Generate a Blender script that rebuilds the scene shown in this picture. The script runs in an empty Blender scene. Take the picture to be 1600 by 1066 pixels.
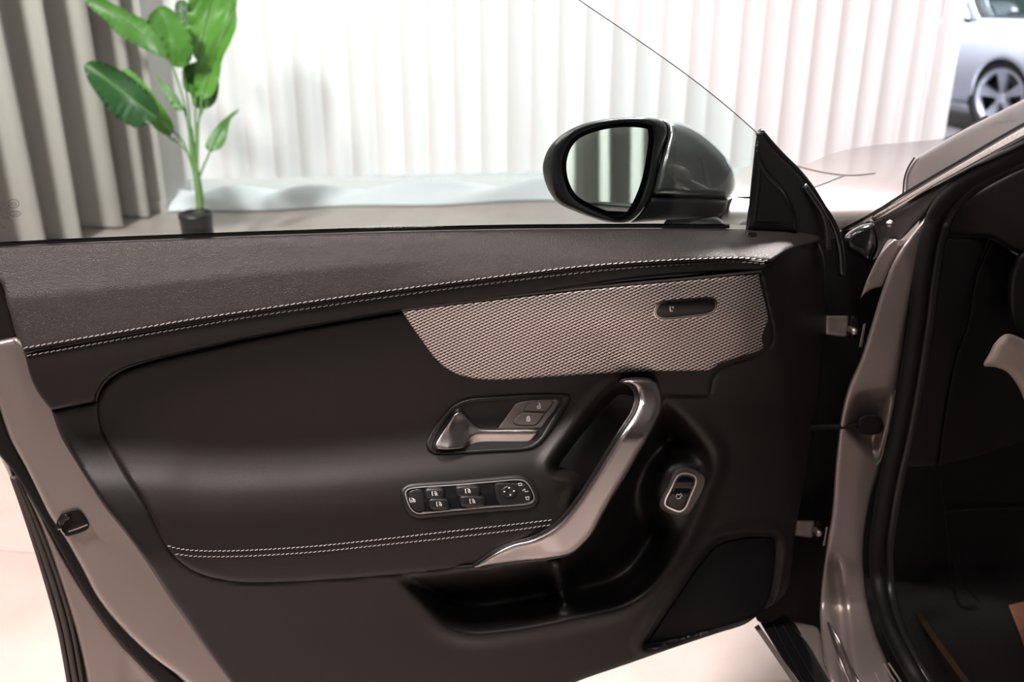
import bpy, bmesh, math, random
import numpy as np
from mathutils import Vector, Matrix
from mathutils.geometry import delaunay_2d_cdt
random.seed(7); rng = np.random.default_rng(7)
sc = bpy.context.scene
# ---------------------------------------------------------------- camera, world, lights, exposure
F = 1555.0; TILT = math.radians(22.7); CT, ST = math.cos(TILT), math.sin(TILT)
CAM = np.array([0.0, 0.0, 1.35])
cd = bpy.data.cameras.new('camera'); cam = bpy.data.objects.new('camera', cd); sc.collection.objects.link(cam)
cam.location = CAM; cam.rotation_euler = (math.pi/2 - TILT, 0, 0)
cd.sensor_width = 36; cd.lens = 36*F/1600; cd.clip_start = .05
cd.dof.use_dof = True; cd.dof.focus_distance = 1.36; cd.dof.aperture_fstop = 4.5
sc.camera = cam
w = bpy.data.worlds.new('world'); sc.world = w; w.use_nodes = True
w.node_tree.nodes['Background'].inputs[0].default_value = (1, .93, .9, 1)
w.node_tree.nodes['Background'].inputs[1].default_value = .08
vs = sc.view_settings; vs.view_transform = 'Standard'; vs.look = 'None'; vs.gamma = 1; vs.use_curve_mapping = False
vs.exposure = 0.0
def area(name, loc, target, sx, sy, power, col=(1, .93, .88)):
    l = bpy.data.lights.new(name, 'AREA'); l.shape = 'RECTANGLE'; l.size = sx; l.size_y = sy; l.energy = power; l.color = col
    o = bpy.data.objects.new(name, l); sc.collection.objects.link(o); o.location = loc
    o.rotation_euler = (Vector(target)-Vector(loc)).to_track_quat('-Z', 'Y').to_euler(); return o
area('window_daylight', (0, 6.5, 1.7), (0, 5, 1.6), 4.4, 3.4, 134, (.97, .99, 1))
area('unseen_overhead_light', (1.0, 2.9, 3.1), (.27, 1.35, .97), .3, .2, 26, (1, .93, .91)).data.spread = math.radians(44)
area('unseen_overhead_light', (-1.3, 2.9, 3.1), (-.6, 1.3, .6), .6, .3, 40, (1, .95, .92))
area('unseen_overhead_light', (-1.4, .2, 3.1), (-.62, 1.2, .5), .4, .3, 11.5, (1, .88, .84)).data.spread = math.radians(58)
area('unseen_overhead_light', (-.25, .75, 3.1), (-.1, 1.15, .5), .3, .3, 6.5, (1, .89, .85)).data.spread = math.radians(55)  # unseen lamp added over the door so upward-facing ridges catch light
area('unseen_overhead_light', (.55, -.3, 2.9), (.62, 1.4, .6), .25, .25, 16, (1, .9, .87))
area('unseen_overhead_light', (-2.2, 1.9, 3.1), (-2.3, 4.2, .8), .4, .4, 190, (1, .91, .875))  # unseen lamp added to rake across the drape and deepen its folds
area('unseen_overhead_light', (-1.6, -1.7, 3.1), (1.3, -3.3, .9), .3, .3, 75, (1, .95, .92)).data.spread = math.radians(80)  # unseen lamp added to brighten the rear drape reflected in the mirror
area('unseen_overhead_light', (4.0, 4.4, 3.6), (4.1, 7.6, .4), 1.6, 1.2, 330, (.95, .97, 1)).data.spread = math.radians(80)  # unseen lamp added to brighten the silver car
# ---------------------------------------------------------------- projection helpers
def dirs(px, py):
    px = np.asarray(px, float); py = np.asarray(py, float)
    yd = (py-533)/F
    return np.stack([(px-800)/F + 0*yd, CT-yd*ST + 0*px, -ST-yd*CT + 0*px], -1)
class Plane:      # vertical plane through p with horizontal normal n; w = offset along n (towards the room)
    def __init__(s, p, n): s.p = np.array(p, float); n = np.array(n, float); s.n = n/np.linalg.norm(n)
    def __call__(s, px, py, w=0):
        d = dirs(px, py); t = ((s.p-CAM)@s.n + np.asarray(w))/(d@s.n)
        return CAM + d*t[..., None]
def SMAP(px, py, w): return CAM + dirs(px, py)*np.asarray(w+0*np.asarray(px, float))[..., None]      # w = distance from the camera
def HMAP(px, py, w):                                                                       # w = height above the floor
    d = dirs(px, py); t = (np.asarray(w)-CAM[2])/d[..., 2]; return CAM + d*t[..., None]
a = math.radians(13)
DOOR = Plane((.334, 1.372, 0), (math.sin(a), -math.cos(a), 0))
JAMB = Plane((.46, 1.42, 0), (.12, -.99, 0))
SILV = Plane(SMAP(np.array(1565.), np.array(150.), 6.8), (-.9, -.43, 0))
# ---------------------------------------------------------------- object helpers
COL = sc.collection
def thing(name, label, cat, loc=(0, 0, 0), group=None):
    o = bpy.data.objects.new(name, None); COL.objects.link(o); o.location = loc; o.empty_display_size = .05
    o['label'] = label; o['category'] = cat
    if group: o['group'] = group
    return o
def link(name, me, mat, parent=None, label=None, smooth=True):
    o = bpy.data.objects.new(name, me); COL.objects.link(o)
    if mat: me.materials.append(mat)
    if smooth: me.polygons.foreach_set('use_smooth', [True]*len(me.polygons))
    if parent:
        o.parent = parent
        if parent.type == 'EMPTY': o.location = -Vector(parent.location)
    if label: o['label'] = label
    return o
def mesh(name, V, Fc, mat, parent=None, label=None, smooth=True):
    me = bpy.data.meshes.new(name); me.from_pydata([tuple(map(float, v)) for v in V], [], [tuple(int(i) for i in f) for f in Fc]); me.validate(); me.update()
    return link(name, me, mat, parent, label, smooth)
def structure(o): o['kind'] = 'structure'; return o
# ---------------------------------------------------------------- 2-D outlines
def cr(P, n):        # open Catmull-Rom through P
    P = np.array(P, float)
    if len(P) < 3: 
        t = np.linspace(0, 1, max(2, n))[:-1, None]; return P[0]*(1-t)+P[1]*t
    Q = np.vstack([2*P[0]-P[1], P, 2*P[-1]-P[-2]]); out = []
    for i in range(1, len(Q)-2):
        p0, p1, p2, p3 = Q[i-1:i+3]; L = np.linalg.norm(p2-p1); m = max(2, int(L/n)+1)
        t = np.linspace(0, 1, m, endpoint=False)[:, None]
        d01 = max(np.linalg.norm(p1-p0)**.5, 1e-6); d12 = max(L**.5, 1e-6); d23 = max(np.linalg.norm(p3-p2)**.5, 1e-6)
        m1 = (p1-p0)/d01-(p2-p0)/(d01+d12)+(p2-p1)/d12; m2 = (p2-p1)/d12-(p3-p1)/(d12+d23)+(p3-p2)/d23
        m1 *= d12; m2 *= d12
        out.append((2*t**3-3*t**2+1)*p1+(t**3-2*t**2+t)*m1+(-2*t**3+3*t**2)*p2+(t**3-t**2)*m2)
    return np.vstack(out)
def spl(pts, n=4.0, closed=True):    # a third element marks a corner
    P = [np.array(p[:2], float) for p in pts]; C = [i for i, p in enumerate(pts) if len(p) > 2]
    if not closed: return np.vstack([cr(P, n), P[-1]])
    if not C:
        N = len(P); E = [P[(i-3) % N] for i in range(N+6)]
        big = cr(E, n); s = [i for i, q in enumerate(big) if np.allclose(q, P[0])]
        return big[s[0]:s[1]]
    out = []
    for k, i in enumerate(C):
        j = C[(k+1) % len(C)]
        idx = list(range(i, j+1)) if j > i else list(range(i, len(P)))+list(range(0, j+1))
        seg = [P[q] for q in idx]
        if len(seg) == 2:
            m = max(1, int(np.linalg.norm(seg[1]-seg[0])/n)); t = np.linspace(0, 1, m, endpoint=False)[:, None]
            out.append(seg[0]*(1-t)+seg[1]*t)
        else: out.append(cr(seg, n))
    return np.vstack(out)
def inside(P, poly):
    x, y = P[:, 0], P[:, 1]; r = np.zeros(len(P), bool); q = np.roll(poly, -1, 0)
    for (x1, y1), (x2, y2) in zip(poly, q):
        if y1 == y2: continue
        r ^= ((y1 > y) != (y2 > y)) & (x < (x2-x1)*(y-y1)/(y2-y1)+x1)
    return r
def dist(P, poly, closed=True):
    A = poly; B = np.roll(poly, -1, 0)
    if not closed: A = A[:-1]; B = B[:-1]
    out = np.empty(len(P))
    for s in range(0, len(P), 4000):
        p = P[s:s+4000, None, :]; d = B-A; t = np.clip(((p-A)*d).sum(-1)/np.maximum((d*d).sum(-1), 1e-9), 0, 1)
        out[s:s+4000] = np.sqrt((((A+d*t[..., None])-p)**2).sum(-1).min(1))
    return out
def sdf(px, py, poly):      # positive inside
    P = np.stack([np.ravel(px), np.ravel(py)], 1); d = dist(P, poly); return np.where(inside(P, poly), d, -d).reshape(np.shape(px))
def grow(poly, k):          # offset an outline outwards
    P = poly; T = np.roll(P, -1, 0)-np.roll(P, 1, 0); T /= np.maximum(np.linalg.norm(T, axis=1), 1e-9)[:, None]
    ar = (P[:, 0]*np.roll(P[:, 1], -1)-np.roll(P[:, 0], -1)*P[:, 1]).sum()
    Nn = np.stack([T[:, 1], -T[:, 0]], 1)*(1 if ar > 0 else -1); return P+Nn*k
def ss(a, b, x): t = np.clip((x-a)/(b-a), 0, 1); return t*t*(3-2*t)
def lut(pts):
    X = [p[0] for p in pts]; Y = [p[1] for p in pts]
    xs = np.linspace(X[0], X[-1], 600); ys = np.interp(xs, X, Y)
    k = 18; kern = np.hanning(2*k+1); kern /= kern.sum(); ys2 = np.convolve(np.pad(ys, k, mode='edge'), kern, 'valid')
    return lambda x: np.interp(x, xs, ys2)
def patch(name, pts, wf, mp, mat, parent=None, r=5, drop=.003, step=9, back=.012, holes=(), label=None, raw=False, close=False, n=4.0):
    """solid panel: outline, depth function, rounded rim, and a wall going back from the rim"""
    o = np.asarray(pts, float) if raw else spl(pts, n)
    hs = [np.asarray(h, float) if raw or isinstance(h, np.ndarray) else spl(h, n) for h in holes]
    loops = [o]+hs
    lo, hi = o.min(0), o.max(0)
    gx = np.arange(lo[0], hi[0], step); gy = np.arange(lo[1], hi[1], step*.87)
    G = np.array([(x+(step/2 if j % 2 else 0), y) for j, y in enumerate(gy) for x in gx]).reshape(-1, 2)
    def SD(P):
        d = np.min([dist(P, l) for l in loops], 0); ins = inside(P, o)
        for h in hs: ins &= ~inside(P, h)
        return d, ins
    pts_in = []
    if len(G):
        d, ins = SD(G); pts_in.append(G[ins & (d > max(r*1.15, step*.45))])
    if drop > 0:
        for k in (.12, .32, .6, 1.0):
            for li, l in enumerate(loops):
                R = grow(l, -r*k if li == 0 else r*k); d, ins = SD(R); R = R[ins & (d > r*k*.93)]
                if len(R) > 3: pts_in.append(R[::(1 if k < .8 else 2)])
    allp = list(o); E = []; b = 0
    V = np.vstack([np.vstack(loops)]+pts_in)
    for l in loops:
        E += [(b+i, b+(i+1) % len(l)) for i in range(len(l))]; b += len(l)
    v2, e2, f2, _, _, _ = delaunay_2d_cdt([Vector(p) for p in V], E, [], 0, 1e-4)
    v2 = np.array([tuple(p) for p in v2]); f2 = [f for f in f2 if len(f) == 3]; fa = np.array(f2)
    c = v2[fa].mean(1); keep = inside(c, o)
    for h in hs: keep &= ~inside(c, h)
    fa = fa[keep]
    p0, p1, p2 = v2[fa[:, 0]], v2[fa[:, 1]], v2[fa[:, 2]]
    ar = (p1[:, 0]-p0[:, 0])*(p2[:, 1]-p0[:, 1])-(p2[:, 0]-p0[:, 0])*(p1[:, 1]-p0[:, 1])
    fa = fa[np.abs(ar) > 1e-4]; ar = ar[np.abs(ar) > 1e-4]
    fa[ar > 0] = fa[ar > 0][:, ::-1]
    used = np.unique(fa); mpx = -np.ones(len(v2), int); mpx[used] = np.arange(len(used)); v2 = v2[used]; fa = mpx[fa]
    d = np.min([dist(v2, l) for l in loops], 0)
    wv = (wf(v2[:, 0], v2[:, 1]) if callable(wf) else wf) + np.zeros(len(v2))
    sgn = -1 if mp is SMAP else 1
    if drop > 0:
        t = np.clip(d/r, 0, 1); wv = wv-sgn*drop*(1-np.sqrt(np.maximum(0, 1-(1-t)**2)))
    P = mp(v2[:, 0], v2[:, 1], wv)
    cnt = {}
    for f in fa:
        for i in range(3):
            e = (f[i], f[(i+1) % 3]); cnt[e] = 1
    bd = [e for e in cnt if (e[1], e[0]) not in cnt]
    nb = {}; VV = list(P); FF = [tuple(f) for f in fa]
    if back:
        ids = sorted({i for e in bd for i in e})
        Pb = mp(v2[ids, 0], v2[ids, 1], wv[ids]-sgn*back)
        if not close and mp not in (SMAP, HMAP): pass
        for k, i in enumerate(ids):
            nb[i] = (len(VV), len(VV)+1); VV.append(P[i]); VV.append(Pb[k])
        for a_, b_ in bd: FF.append((nb[b_][0], nb[a_][0], nb[a_][1], nb[b_][1]))
        if close:
            Pc = mp(v2[:, 0], v2[:, 1], wv-sgn*back); s0 = len(VV); VV += list(Pc); FF += [tuple(s0+i for i in f[::-1]) for f in fa]
    ob = mesh(name, VV, FF, mat, parent, label)
    me = ob.data; uv = me.uv_layers.new(name='uv')
    base = np.vstack([v2]+([np.repeat(v2[sorted({i for e in bd for i in e})], 2, 0)] if back else [])+([v2] if back and close else []))
    li = np.empty(len(me.loops), int); me.loops.foreach_get('vertex_index', li)
    if len(base) == len(me.vertices): uv.data.foreach_set('uv', (base[li]/100).ravel())
    return ob
def ribbon(name, lines, width, wf, mp, mat, parent=None, thick=.0008, label=None):
    """raised flat line work: each polyline becomes a small solid strip"""
    V = []; Fc = []
    for L in lines:
        L = np.array(L, float); closed = len(L) > 3 and np.allclose(L[0], L[-1])
        T = np.gradient(L, axis=0)
        if closed: T[0] = T[-1] = (L[1]-L[-2])
        T /= np.maximum(np.linalg.norm(T, axis=1), 1e-9)[:, None]; N = np.stack([-T[:, 1], T[:, 0]], 1)*width/2
        A, B = L+N, L-N
        for side in (A, B):
            wv = (wf(side[:, 0], side[:, 1]) if callable(wf) else wf)+np.zeros(len(L))
            for dw in (thick, -.0004):
                V += list(mp(side[:, 0], side[:, 1], wv+dw))
        n = len(L); b = len(V)-4*n
        for i in range(n-1):
            for q, s in ((0, 2), (3, 1), (1, 0), (2, 3)):
                Fc.append((b+q*n+i, b+q*n+i+1, b+s*n+i+1, b+s*n+i))
        if not closed:
            for i in (0, n-1): Fc.append((b+i, b+2*n+i, b+3*n+i, b+n+i))
    return mesh(name, V, Fc, mat, parent, label, smooth=False)
def stitches(name, line, wf, mp, mat, parent, dash=6.6, gap=2.8, width=1.25, label='pale grey stitching thread'):
    L = spl(line, 1.0, False); s = np.r_[0, np.cumsum(np.linalg.norm(np.diff(L, axis=0), axis=1))]; out = []
    t = 0
    while t+dash < s[-1]:
        q = np.linspace(t, t+dash, 4); seg = np.stack([np.interp(q, s, L[:, 0]), np.interp(q, s, L[:, 1])], 1)
        seg[:, 1] += np.linspace(.7, -.7, 4); out.append(seg); t += dash+gap
    return ribbon(name, out, width, wf, mp, mat, parent, .0011, label)
def tube(name, P, R, mat, parent=None, label=None, seg=14, cap=True):
    P = np.array(P, float); n = len(P); R = np.zeros(n)+R; T = np.gradient(P, axis=0); T /= np.linalg.norm(T, axis=1)[:, None]
    u = np.cross(T[0], (0, 0, 1) if abs(T[0][2]) < .9 else (1, 0, 0)); u /= np.linalg.norm(u); V = []
    for i in range(n):
        u = u-T[i]*(u@T[i]); u /= np.linalg.norm(u); v = np.cross(T[i], u)
        for k in range(seg):
            an = 2*math.pi*k/seg; V.append(P[i]+R[i]*(u*math.cos(an)+v*math.sin(an)))
    Fc = [(i*seg+k, i*seg+(k+1) % seg, (i+1)*seg+(k+1) % seg, (i+1)*seg+k) for i in range(n-1) for k in range(seg)]
    if cap: Fc += [tuple(range(seg))[::-1], tuple((n-1)*seg+k for k in range(seg))]
    return mesh(name, V, Fc, mat, parent, label)
def ptube(name, line, wf, mp, rad, mat, parent=None, label=None, n=8):
    L = spl(line, n, False); wv = (wf(L[:, 0], L[:, 1]) if callable(wf) else wf)+np.zeros(len(L))
    return tube(name, mp(L[:, 0], L[:, 1], wv), rad, mat, parent, label)
def lathe(name, prof, c, axis, mat, parent=None, seg=48, label=None):
    ax = Vector(axis).normalized(); u = ax.orthogonal().normalized(); v = ax.cross(u); c = Vector(c); V = []
    for r_, h in prof:
        for k in range(seg):
            an = 2*math.pi*k/seg; V.append(c+ax*h+(u*math.cos(an)+v*math.sin(an))*r_)
    m = len(prof); Fc = [(i*seg+k, i*seg+(k+1) % seg, (i+1)*seg+(k+1) % seg, (i+1)*seg+k) for i in range(m-1) for k in range(seg)]
    return mesh(name, V, Fc, mat, parent, label)
def box(name, lo, hi, mat, parent=None, bev=0):
    bm = bmesh.new(); bmesh.ops.create_cube(bm, size=1)
    for v in bm.verts: v.co = Vector([(lo[i]+hi[i])/2+v.co[i]*(hi[i]-lo[i]) for i in range(3)])
    if bev: bmesh.ops.bevel(bm, geom=bm.edges[:], offset=bev, segments=3, affect='EDGES')
    me = bpy.data.meshes.new(name); bm.to_mesh(me); bm.free(); return link(name, me, mat, parent, smooth=False)
# ---------------------------------------------------------------- materials
def mat(name, col, rough=.5, metal=0, bump=None, spec=.5, coat=0, cr_=.08, trans=0, sheen=0, var=0, varscale=30):
    m = bpy.data.materials.new(name); m.use_nodes = True; nt = m.node_tree; b = nt.nodes['Principled BSDF']
    b.inputs['Base Color'].default_value = (*col, 1); b.inputs['Roughness'].default_value = rough; b.inputs['Metallic'].default_value = metal
    b.inputs['Specular IOR Level'].default_value = spec; b.inputs['Coat Weight'].default_value = coat; b.inputs['Coat Roughness'].default_value = cr_
    b.inputs['Sheen Weight'].default_value = sheen
    tc = nt.nodes.new('ShaderNodeTexCoord')
    if var:
        nz = nt.nodes.new('ShaderNodeTexNoise'); nz.inputs['Scale'].default_value = varscale; nz.inputs['Detail'].default_value = 3
        nt.links.new(tc.outputs['Object'], nz.inputs['Vector'])
        mx = nt.nodes.new('ShaderNodeMix'); mx.data_type = 'RGBA'
        mx.inputs[6].default_value = (*[c*(1-var) for c in col], 1); mx.inputs[7].default_value = (*[min(1, c*(1+var)) for c in col], 1)
        nt.links.new(nz.outputs['Fac'], mx.inputs[0]); nt.links.new(mx.outputs[2], b.inputs['Base Color'])
    if bump:
        kind, scale, dist_, st = bump
        t = nt.nodes.new('ShaderNodeTexVoronoi' if kind == 'v' else 'ShaderNodeTexNoise'); t.inputs['Scale'].default_value = scale
        nt.links.new(tc.outputs['Object'], t.inputs['Vector'])
        bp = nt.nodes.new('ShaderNodeBump'); bp.inputs['Distance'].default_value = dist_; bp.inputs['Strength'].default_value = st
        nt.links.new(t.outputs['Distance' if kind == 'v' else 'Fac'], bp.inputs['Height']); nt.links.new(bp.outputs[0], b.inputs['Normal'])
    return m
def add(nt, kind, **kw):
    n = nt.nodes.new(kind)
    for k, v in kw.items(): setattr(n, k, v)
    return n
def mathn(nt, op, a_, b_=None):
    n = nt.nodes.new('ShaderNodeMath'); n.operation = op
    for i, v in enumerate((a_, b_)):
        if v is None: continue
        if isinstance(v, (int, float)): n.inputs[i].default_value = v
        else: nt.links.new(v, n.inputs[i])
    return n.outputs[0]
M = {}
M['leather'] = mat('black grained leather', (.024, .0193, .018), .42, bump=('v', 900, .0009, .8), spec=.6)
M['leather2'] = mat('black smooth leather', (.0105, .0084, .0078), .44, bump=('v', 900, .0003, .4), spec=.33)
M['plastic'] = mat('dark grained plastic', (.0070, .0060, .0058), .42, bump=('n', 900, .0003, .4), spec=.36)
M['hollow'] = mat('black pocket plastic', (.005, .0047, .0047), .45, spec=.35)
M['black'] = mat('black rubber', (.004, .0037, .0037), .6, spec=.25)
M['gloss'] = mat('gloss black plastic', (.006, .006, .007), .18, spec=.5)
M['satinblack'] = mat('satin black plastic', (.012, .0115, .012), .36, spec=.5)
M['silver'] = mat('satin silver', (.47, .435, .43), .27, 1, bump=('n', 700, .0001, .15))
M['chrometrim'] = mat('satin chrome', (.95, .93, .91), .38, 1)
M['chrome'] = mat('bright chrome', (.85, .82, .8), .12, 1)
M['paint'] = mat('grey metallic paint', (.25, .21, .197), .34, .5, coat=.8, cr_=.06, var=.05, varscale=900)
M['paintgloss'] = mat('grey metallic body paint', (.20, .178, .173), .34, .6, coat=.6, cr_=.03)
M['mirrorcap'] = mat('dark grey metallic paint', (.17, .173, .17), .27, .7, coat=1, cr_=.03)
M['padgrey'] = mat('warm grey button plastic', (.075, .062, .057), .5, bump=('n', 900, .0003, .3))
M['white'] = mat('white print', (.8, .78, .76), .6)
M['ribrubber'] = mat('brownish grey rubber', (.05, .04, .036), .45)
M['thread'] = mat('pale thread', (.62, .60, .60), .7)
M['mirror'] = mat('mirror glass', (.86, .86, .86), .015, 1)
M['tilewall'] = mat('warm white wall', (.50, .475, .45), .7)
M['pot'] = mat('black plant pot', (.005, .005, .006), .4)
M['soil'] = mat('potting soil', (.03, .022, .016), .9, bump=('n', 60, .01, 1))
M['stem'] = mat('green stem', (.10, .22, .045), .45, var=.3, varscale=14)
M['steel'] = mat('brushed steel', (.5, .45, .43), .35, 1)
M['silverpaint'] = mat('silver car paint', (.62, .66, .78), .3, .35, coat=1, cr_=.04)
M['darkglass'] = mat('dark car glass', (.03, .05, .045), .05, spec=.8)
M['tyre'] = mat('tyre rubber', (.02, .021, .024), .55)
M['carpet'] = mat('black carpet', (.005, .0045, .0045), .95, bump=('n', 500, .004, 1))
M['brown'] = mat('tan carpet', (.24, .10, .055), .8, bump=('n', 300, .003, .8))
M['wheel_leather'] = mat('light grey grained leather', (.42, .34, .30), .6, bump=('v', 700, .0006, .6))
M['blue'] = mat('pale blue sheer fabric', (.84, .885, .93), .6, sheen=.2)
def leafmat(name, c1, c2):
    m = bpy.data.materials.new(name); m.use_nodes = True; nt = m.node_tree; b = nt.nodes['Principled BSDF']
    tc = add(nt, 'ShaderNodeTexCoord'); nz = add(nt, 'ShaderNodeTexNoise'); nz.inputs['Scale'].default_value = 9
    nt.links.new(tc.outputs['Object'], nz.inputs['Vector'])
    mx = add(nt, 'ShaderNodeMix', data_type='RGBA'); mx.inputs[6].default_value = (*c1, 1); mx.inputs[7].default_value = (*c2, 1)
    nt.links.new(nz.outputs['Fac'], mx.inputs[0]); nt.links.new(mx.outputs[2], b.inputs['Base Color']); b.inputs['Roughness'].default_value = .42
    tr = add(nt, 'ShaderNodeBsdfTranslucent'); nt.links.new(mx.outputs[2], tr.inputs[0])
    ms = add(nt, 'ShaderNodeMixShader'); ms.inputs[0].default_value = .35
    nt.links.new(b.outputs[0], ms.inputs[1]); nt.links.new(tr.outputs[0], ms.inputs[2]); nt.links.new(ms.outputs[0], nt.nodes['Material Output'].inputs[0])
    return m
M['leaf_light'] = leafmat('bright green leaf', (.10, .30, .035), (.16, .42, .05))
M['leaf_mid'] = leafmat('mid green leaf', (.07, .22, .035), (.13, .34, .05))
M['leaf_dark'] = leafmat('dark green leaf', (.025, .09, .03), (.05, .16, .04))
def translucent(name, col, mix, extra=0):
    m = bpy.data.materials.new(name); m.use_nodes = True; nt = m.node_tree; b = nt.nodes['Principled BSDF']
    b.inputs['Base Color'].default_value = (*col, 1); b.inputs['Roughness'].default_value = .8; b.inputs['Specular IOR Level'].default_value = .2
    tr = add(nt, 'ShaderNodeBsdfTranslucent'); tr.inputs[0].default_value = (*col, 1)
    ms = add(nt, 'ShaderNodeMixShader'); ms.inputs[0].default_value = mix
    nt.links.new(b.outputs[0], ms.inputs[1]); nt.links.new(tr.outputs[0], ms.inputs[2]); nt.links.new(ms.outputs[0], nt.nodes['Material Output'].inputs[0])
    return m
M['slat'] = translucent('white translucent blind fabric', (.92, .855, .85), .55)
M['drape'] = translucent('grey taupe drape fabric', (.43, .395, .37), .04)
def glassmat(name, tint, refl):
    m = bpy.data.materials.new(name); m.use_nodes = True; nt = m.node_tree; nt.nodes.remove(nt.nodes['Principled BSDF'])
    t = add(nt, 'ShaderNodeBsdfTransparent'); t.inputs[0].default_value = (*tint, 1)
    g = add(nt, 'ShaderNodeBsdfGlossy'); g.inputs['Roughness'].default_value = .02
    fr = add(nt, 'ShaderNodeFresnel'); fr.inputs[0].default_value = refl
    ms = add(nt, 'ShaderNodeMixShader'); nt.links.new(fr.outputs[0], ms.inputs[0]); nt.links.new(t.outputs[0], ms.inputs[1]); nt.links.new(g.outputs[0], ms.inputs[2])
    nt.links.new(ms.outputs[0], nt.nodes['Material Output'].inputs[0]); return m
M['glass'] = glassmat('tinted window glass', (.92, .985, .975), 1.3)
def weave():
    m = bpy.data.materials.new('woven metal trim'); m.use_nodes = True; nt = m.node_tree; b = nt.nodes['Principled BSDF']
    uv = add(nt, 'ShaderNodeUVMap'); sp = add(nt, 'ShaderNodeSeparateXYZ'); nt.links.new(uv.outputs[0], sp.inputs[0])
    x = mathn(nt, 'MULTIPLY', sp.outputs[0], 100); y = mathn(nt, 'MULTIPLY', sp.outputs[1], 100)
    a_ = math.radians(24)
    r_ = mathn(nt, 'MULTIPLY', mathn(nt, 'ADD', mathn(nt, 'MULTIPLY', x, math.sin(a_)), mathn(nt, 'MULTIPLY', y, math.cos(a_))), 2*math.pi/4.3)
    c_ = mathn(nt, 'MULTIPLY', mathn(nt, 'ADD', mathn(nt, 'MULTIPLY', x, math.cos(a_)), mathn(nt, 'MULTIPLY', y, -math.sin(a_))), 2*math.pi/6.6)
    h = mathn(nt, 'SINE', mathn(nt, 'ADD', r_, mathn(nt, 'MULTIPLY', mathn(nt, 'SINE', mathn(nt, 'ADD', c_, mathn(nt, 'MULTIPLY', r_, .5))), .55)))
    h2 = mathn(nt, 'SINE', mathn(nt, 'ADD', c_, mathn(nt, 'MULTIPLY', r_, .5)))
    hh = mathn(nt, 'ADD', mathn(nt, 'MULTIPLY', h, .40), mathn(nt, 'ADD', mathn(nt, 'MULTIPLY', h2, .10), .5))
    rp = add(nt, 'ShaderNodeValToRGB'); rp.color_ramp.elements[0].position = .2; rp.color_ramp.elements[0].color = (.02, .016, .015, 1)
    rp.color_ramp.elements[1].position = .78; rp.color_ramp.elements[1].color = (.9, .81, .78, 1)
    nt.links.new(hh, rp.inputs[0]); nt.links.new(rp.outputs[0], b.inputs['Base Color'])
    b.inputs['Metallic'].default_value = .75; b.inputs['Roughness'].default_value = .36
    bp = add(nt, 'ShaderNodeBump'); bp.inputs['Distance'].default_value = .0006; bp.inputs['Strength'].default_value = .6
    nt.links.new(hh, bp.inputs['Height']); nt.links.new(bp.outputs[0], b.inputs['Normal']); return m
M['weave'] = weave()
def grille():
    m = bpy.data.materials.new('perforated speaker plastic'); m.use_nodes = True; nt = m.node_tree; b = nt.nodes['Principled BSDF']
    uv = add(nt, 'ShaderNodeUVMap'); sp = add(nt, 'ShaderNodeSeparateXYZ'); nt.links.new(uv.outputs[0], sp.inputs[0])
    s = mathn(nt, 'MULTIPLY', mathn(nt, 'SINE', mathn(nt, 'MULTIPLY', mathn(nt, 'ADD', sp.outputs[0], sp.outputs[1]), 628/4.5)), mathn(nt, 'SINE', mathn(nt, 'MULTIPLY', mathn(nt, 'SUBTRACT', sp.outputs[0], sp.outputs[1]), 628/4.5)))
    rp = add(nt, 'ShaderNodeValToRGB'); rp.color_ramp.elements[0].position = .4; rp.color_ramp.elements[0].color = (.006, .006, .0075, 1)
    rp.color_ramp.elements[1].position = .7; rp.color_ramp.elements[1].color = (.001, .001, .001, 1)
    nt.links.new(s, rp.inputs[0]); nt.links.new(rp.outputs[0], b.inputs['Base Color']); b.inputs['Roughness'].default_value = .6; b.inputs['Specular IOR Level'].default_value = .15
    return m
M['grille'] = grille()
def floormat(name, c1, c2, rough, sx=.6, sy=1.2, rot=0.0):
    m = bpy.data.materials.new(name); m.use_nodes = True; nt = m.node_tree; b = nt.nodes['Principled BSDF']
    tc = add(nt, 'ShaderNodeTexCoord'); mp_ = add(nt, 'ShaderNodeMapping'); mp_.inputs['Rotation'].default_value = (0, 0, rot); nt.links.new(tc.outputs['Object'], mp_.inputs[0])
    br = add(nt, 'ShaderNodeTexBrick'); br.inputs['Scale'].default_value = 1; br.inputs['Brick Width'].default_value = sy; br.inputs['Row Height'].default_value = sx; br.inputs['Mortar Size'].default_value = .0022
    br.inputs['Color1'].default_value = (*c1, 1); br.inputs['Color2'].default_value = (*c2, 1); br.inputs['Mortar'].default_value = (*[c*.72 for c in c1], 1)
    nt.links.new(mp_.outputs[0], br.inputs['Vector'])
    nz = add(nt, 'ShaderNodeTexNoise'); nz.inputs['Scale'].default_value = 7; nz.inputs['Detail'].default_value = 6; nt.links.new(mp_.outputs[0], nz.inputs['Vector'])
    mx = add(nt, 'ShaderNodeMix', data_type='RGBA', blend_type='MULTIPLY'); mx.inputs[0].default_value = 1
    rp = add(nt, 'ShaderNodeValToRGB'); rp.color_ramp.elements[0].position = .3; rp.color_ramp.elements[0].color = (.86, .85, .84, 1); rp.color_ramp.elements[1].position = .7; rp.color_ramp.elements[1].color = (1, 1, 1, 1)
    nt.links.new(nz.outputs['Fac'], rp.inputs[0]); nt.links.new(br.outputs['Color'], mx.inputs[6]); nt.links.new(rp.outputs[0], mx.inputs[7])
    nt.links.new(mx.outputs[2], b.inputs['Base Color']); b.inputs['Roughness'].default_value = rough; return m
M['floor'] = floormat('beige stone tile', (.50, .425, .39), (.42, .355, .325), .35, rot=.12)
M['floor_outer'] = floormat('dark polished tile', (.16, .155, .17), (.14, .135, .15), .22)
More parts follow.
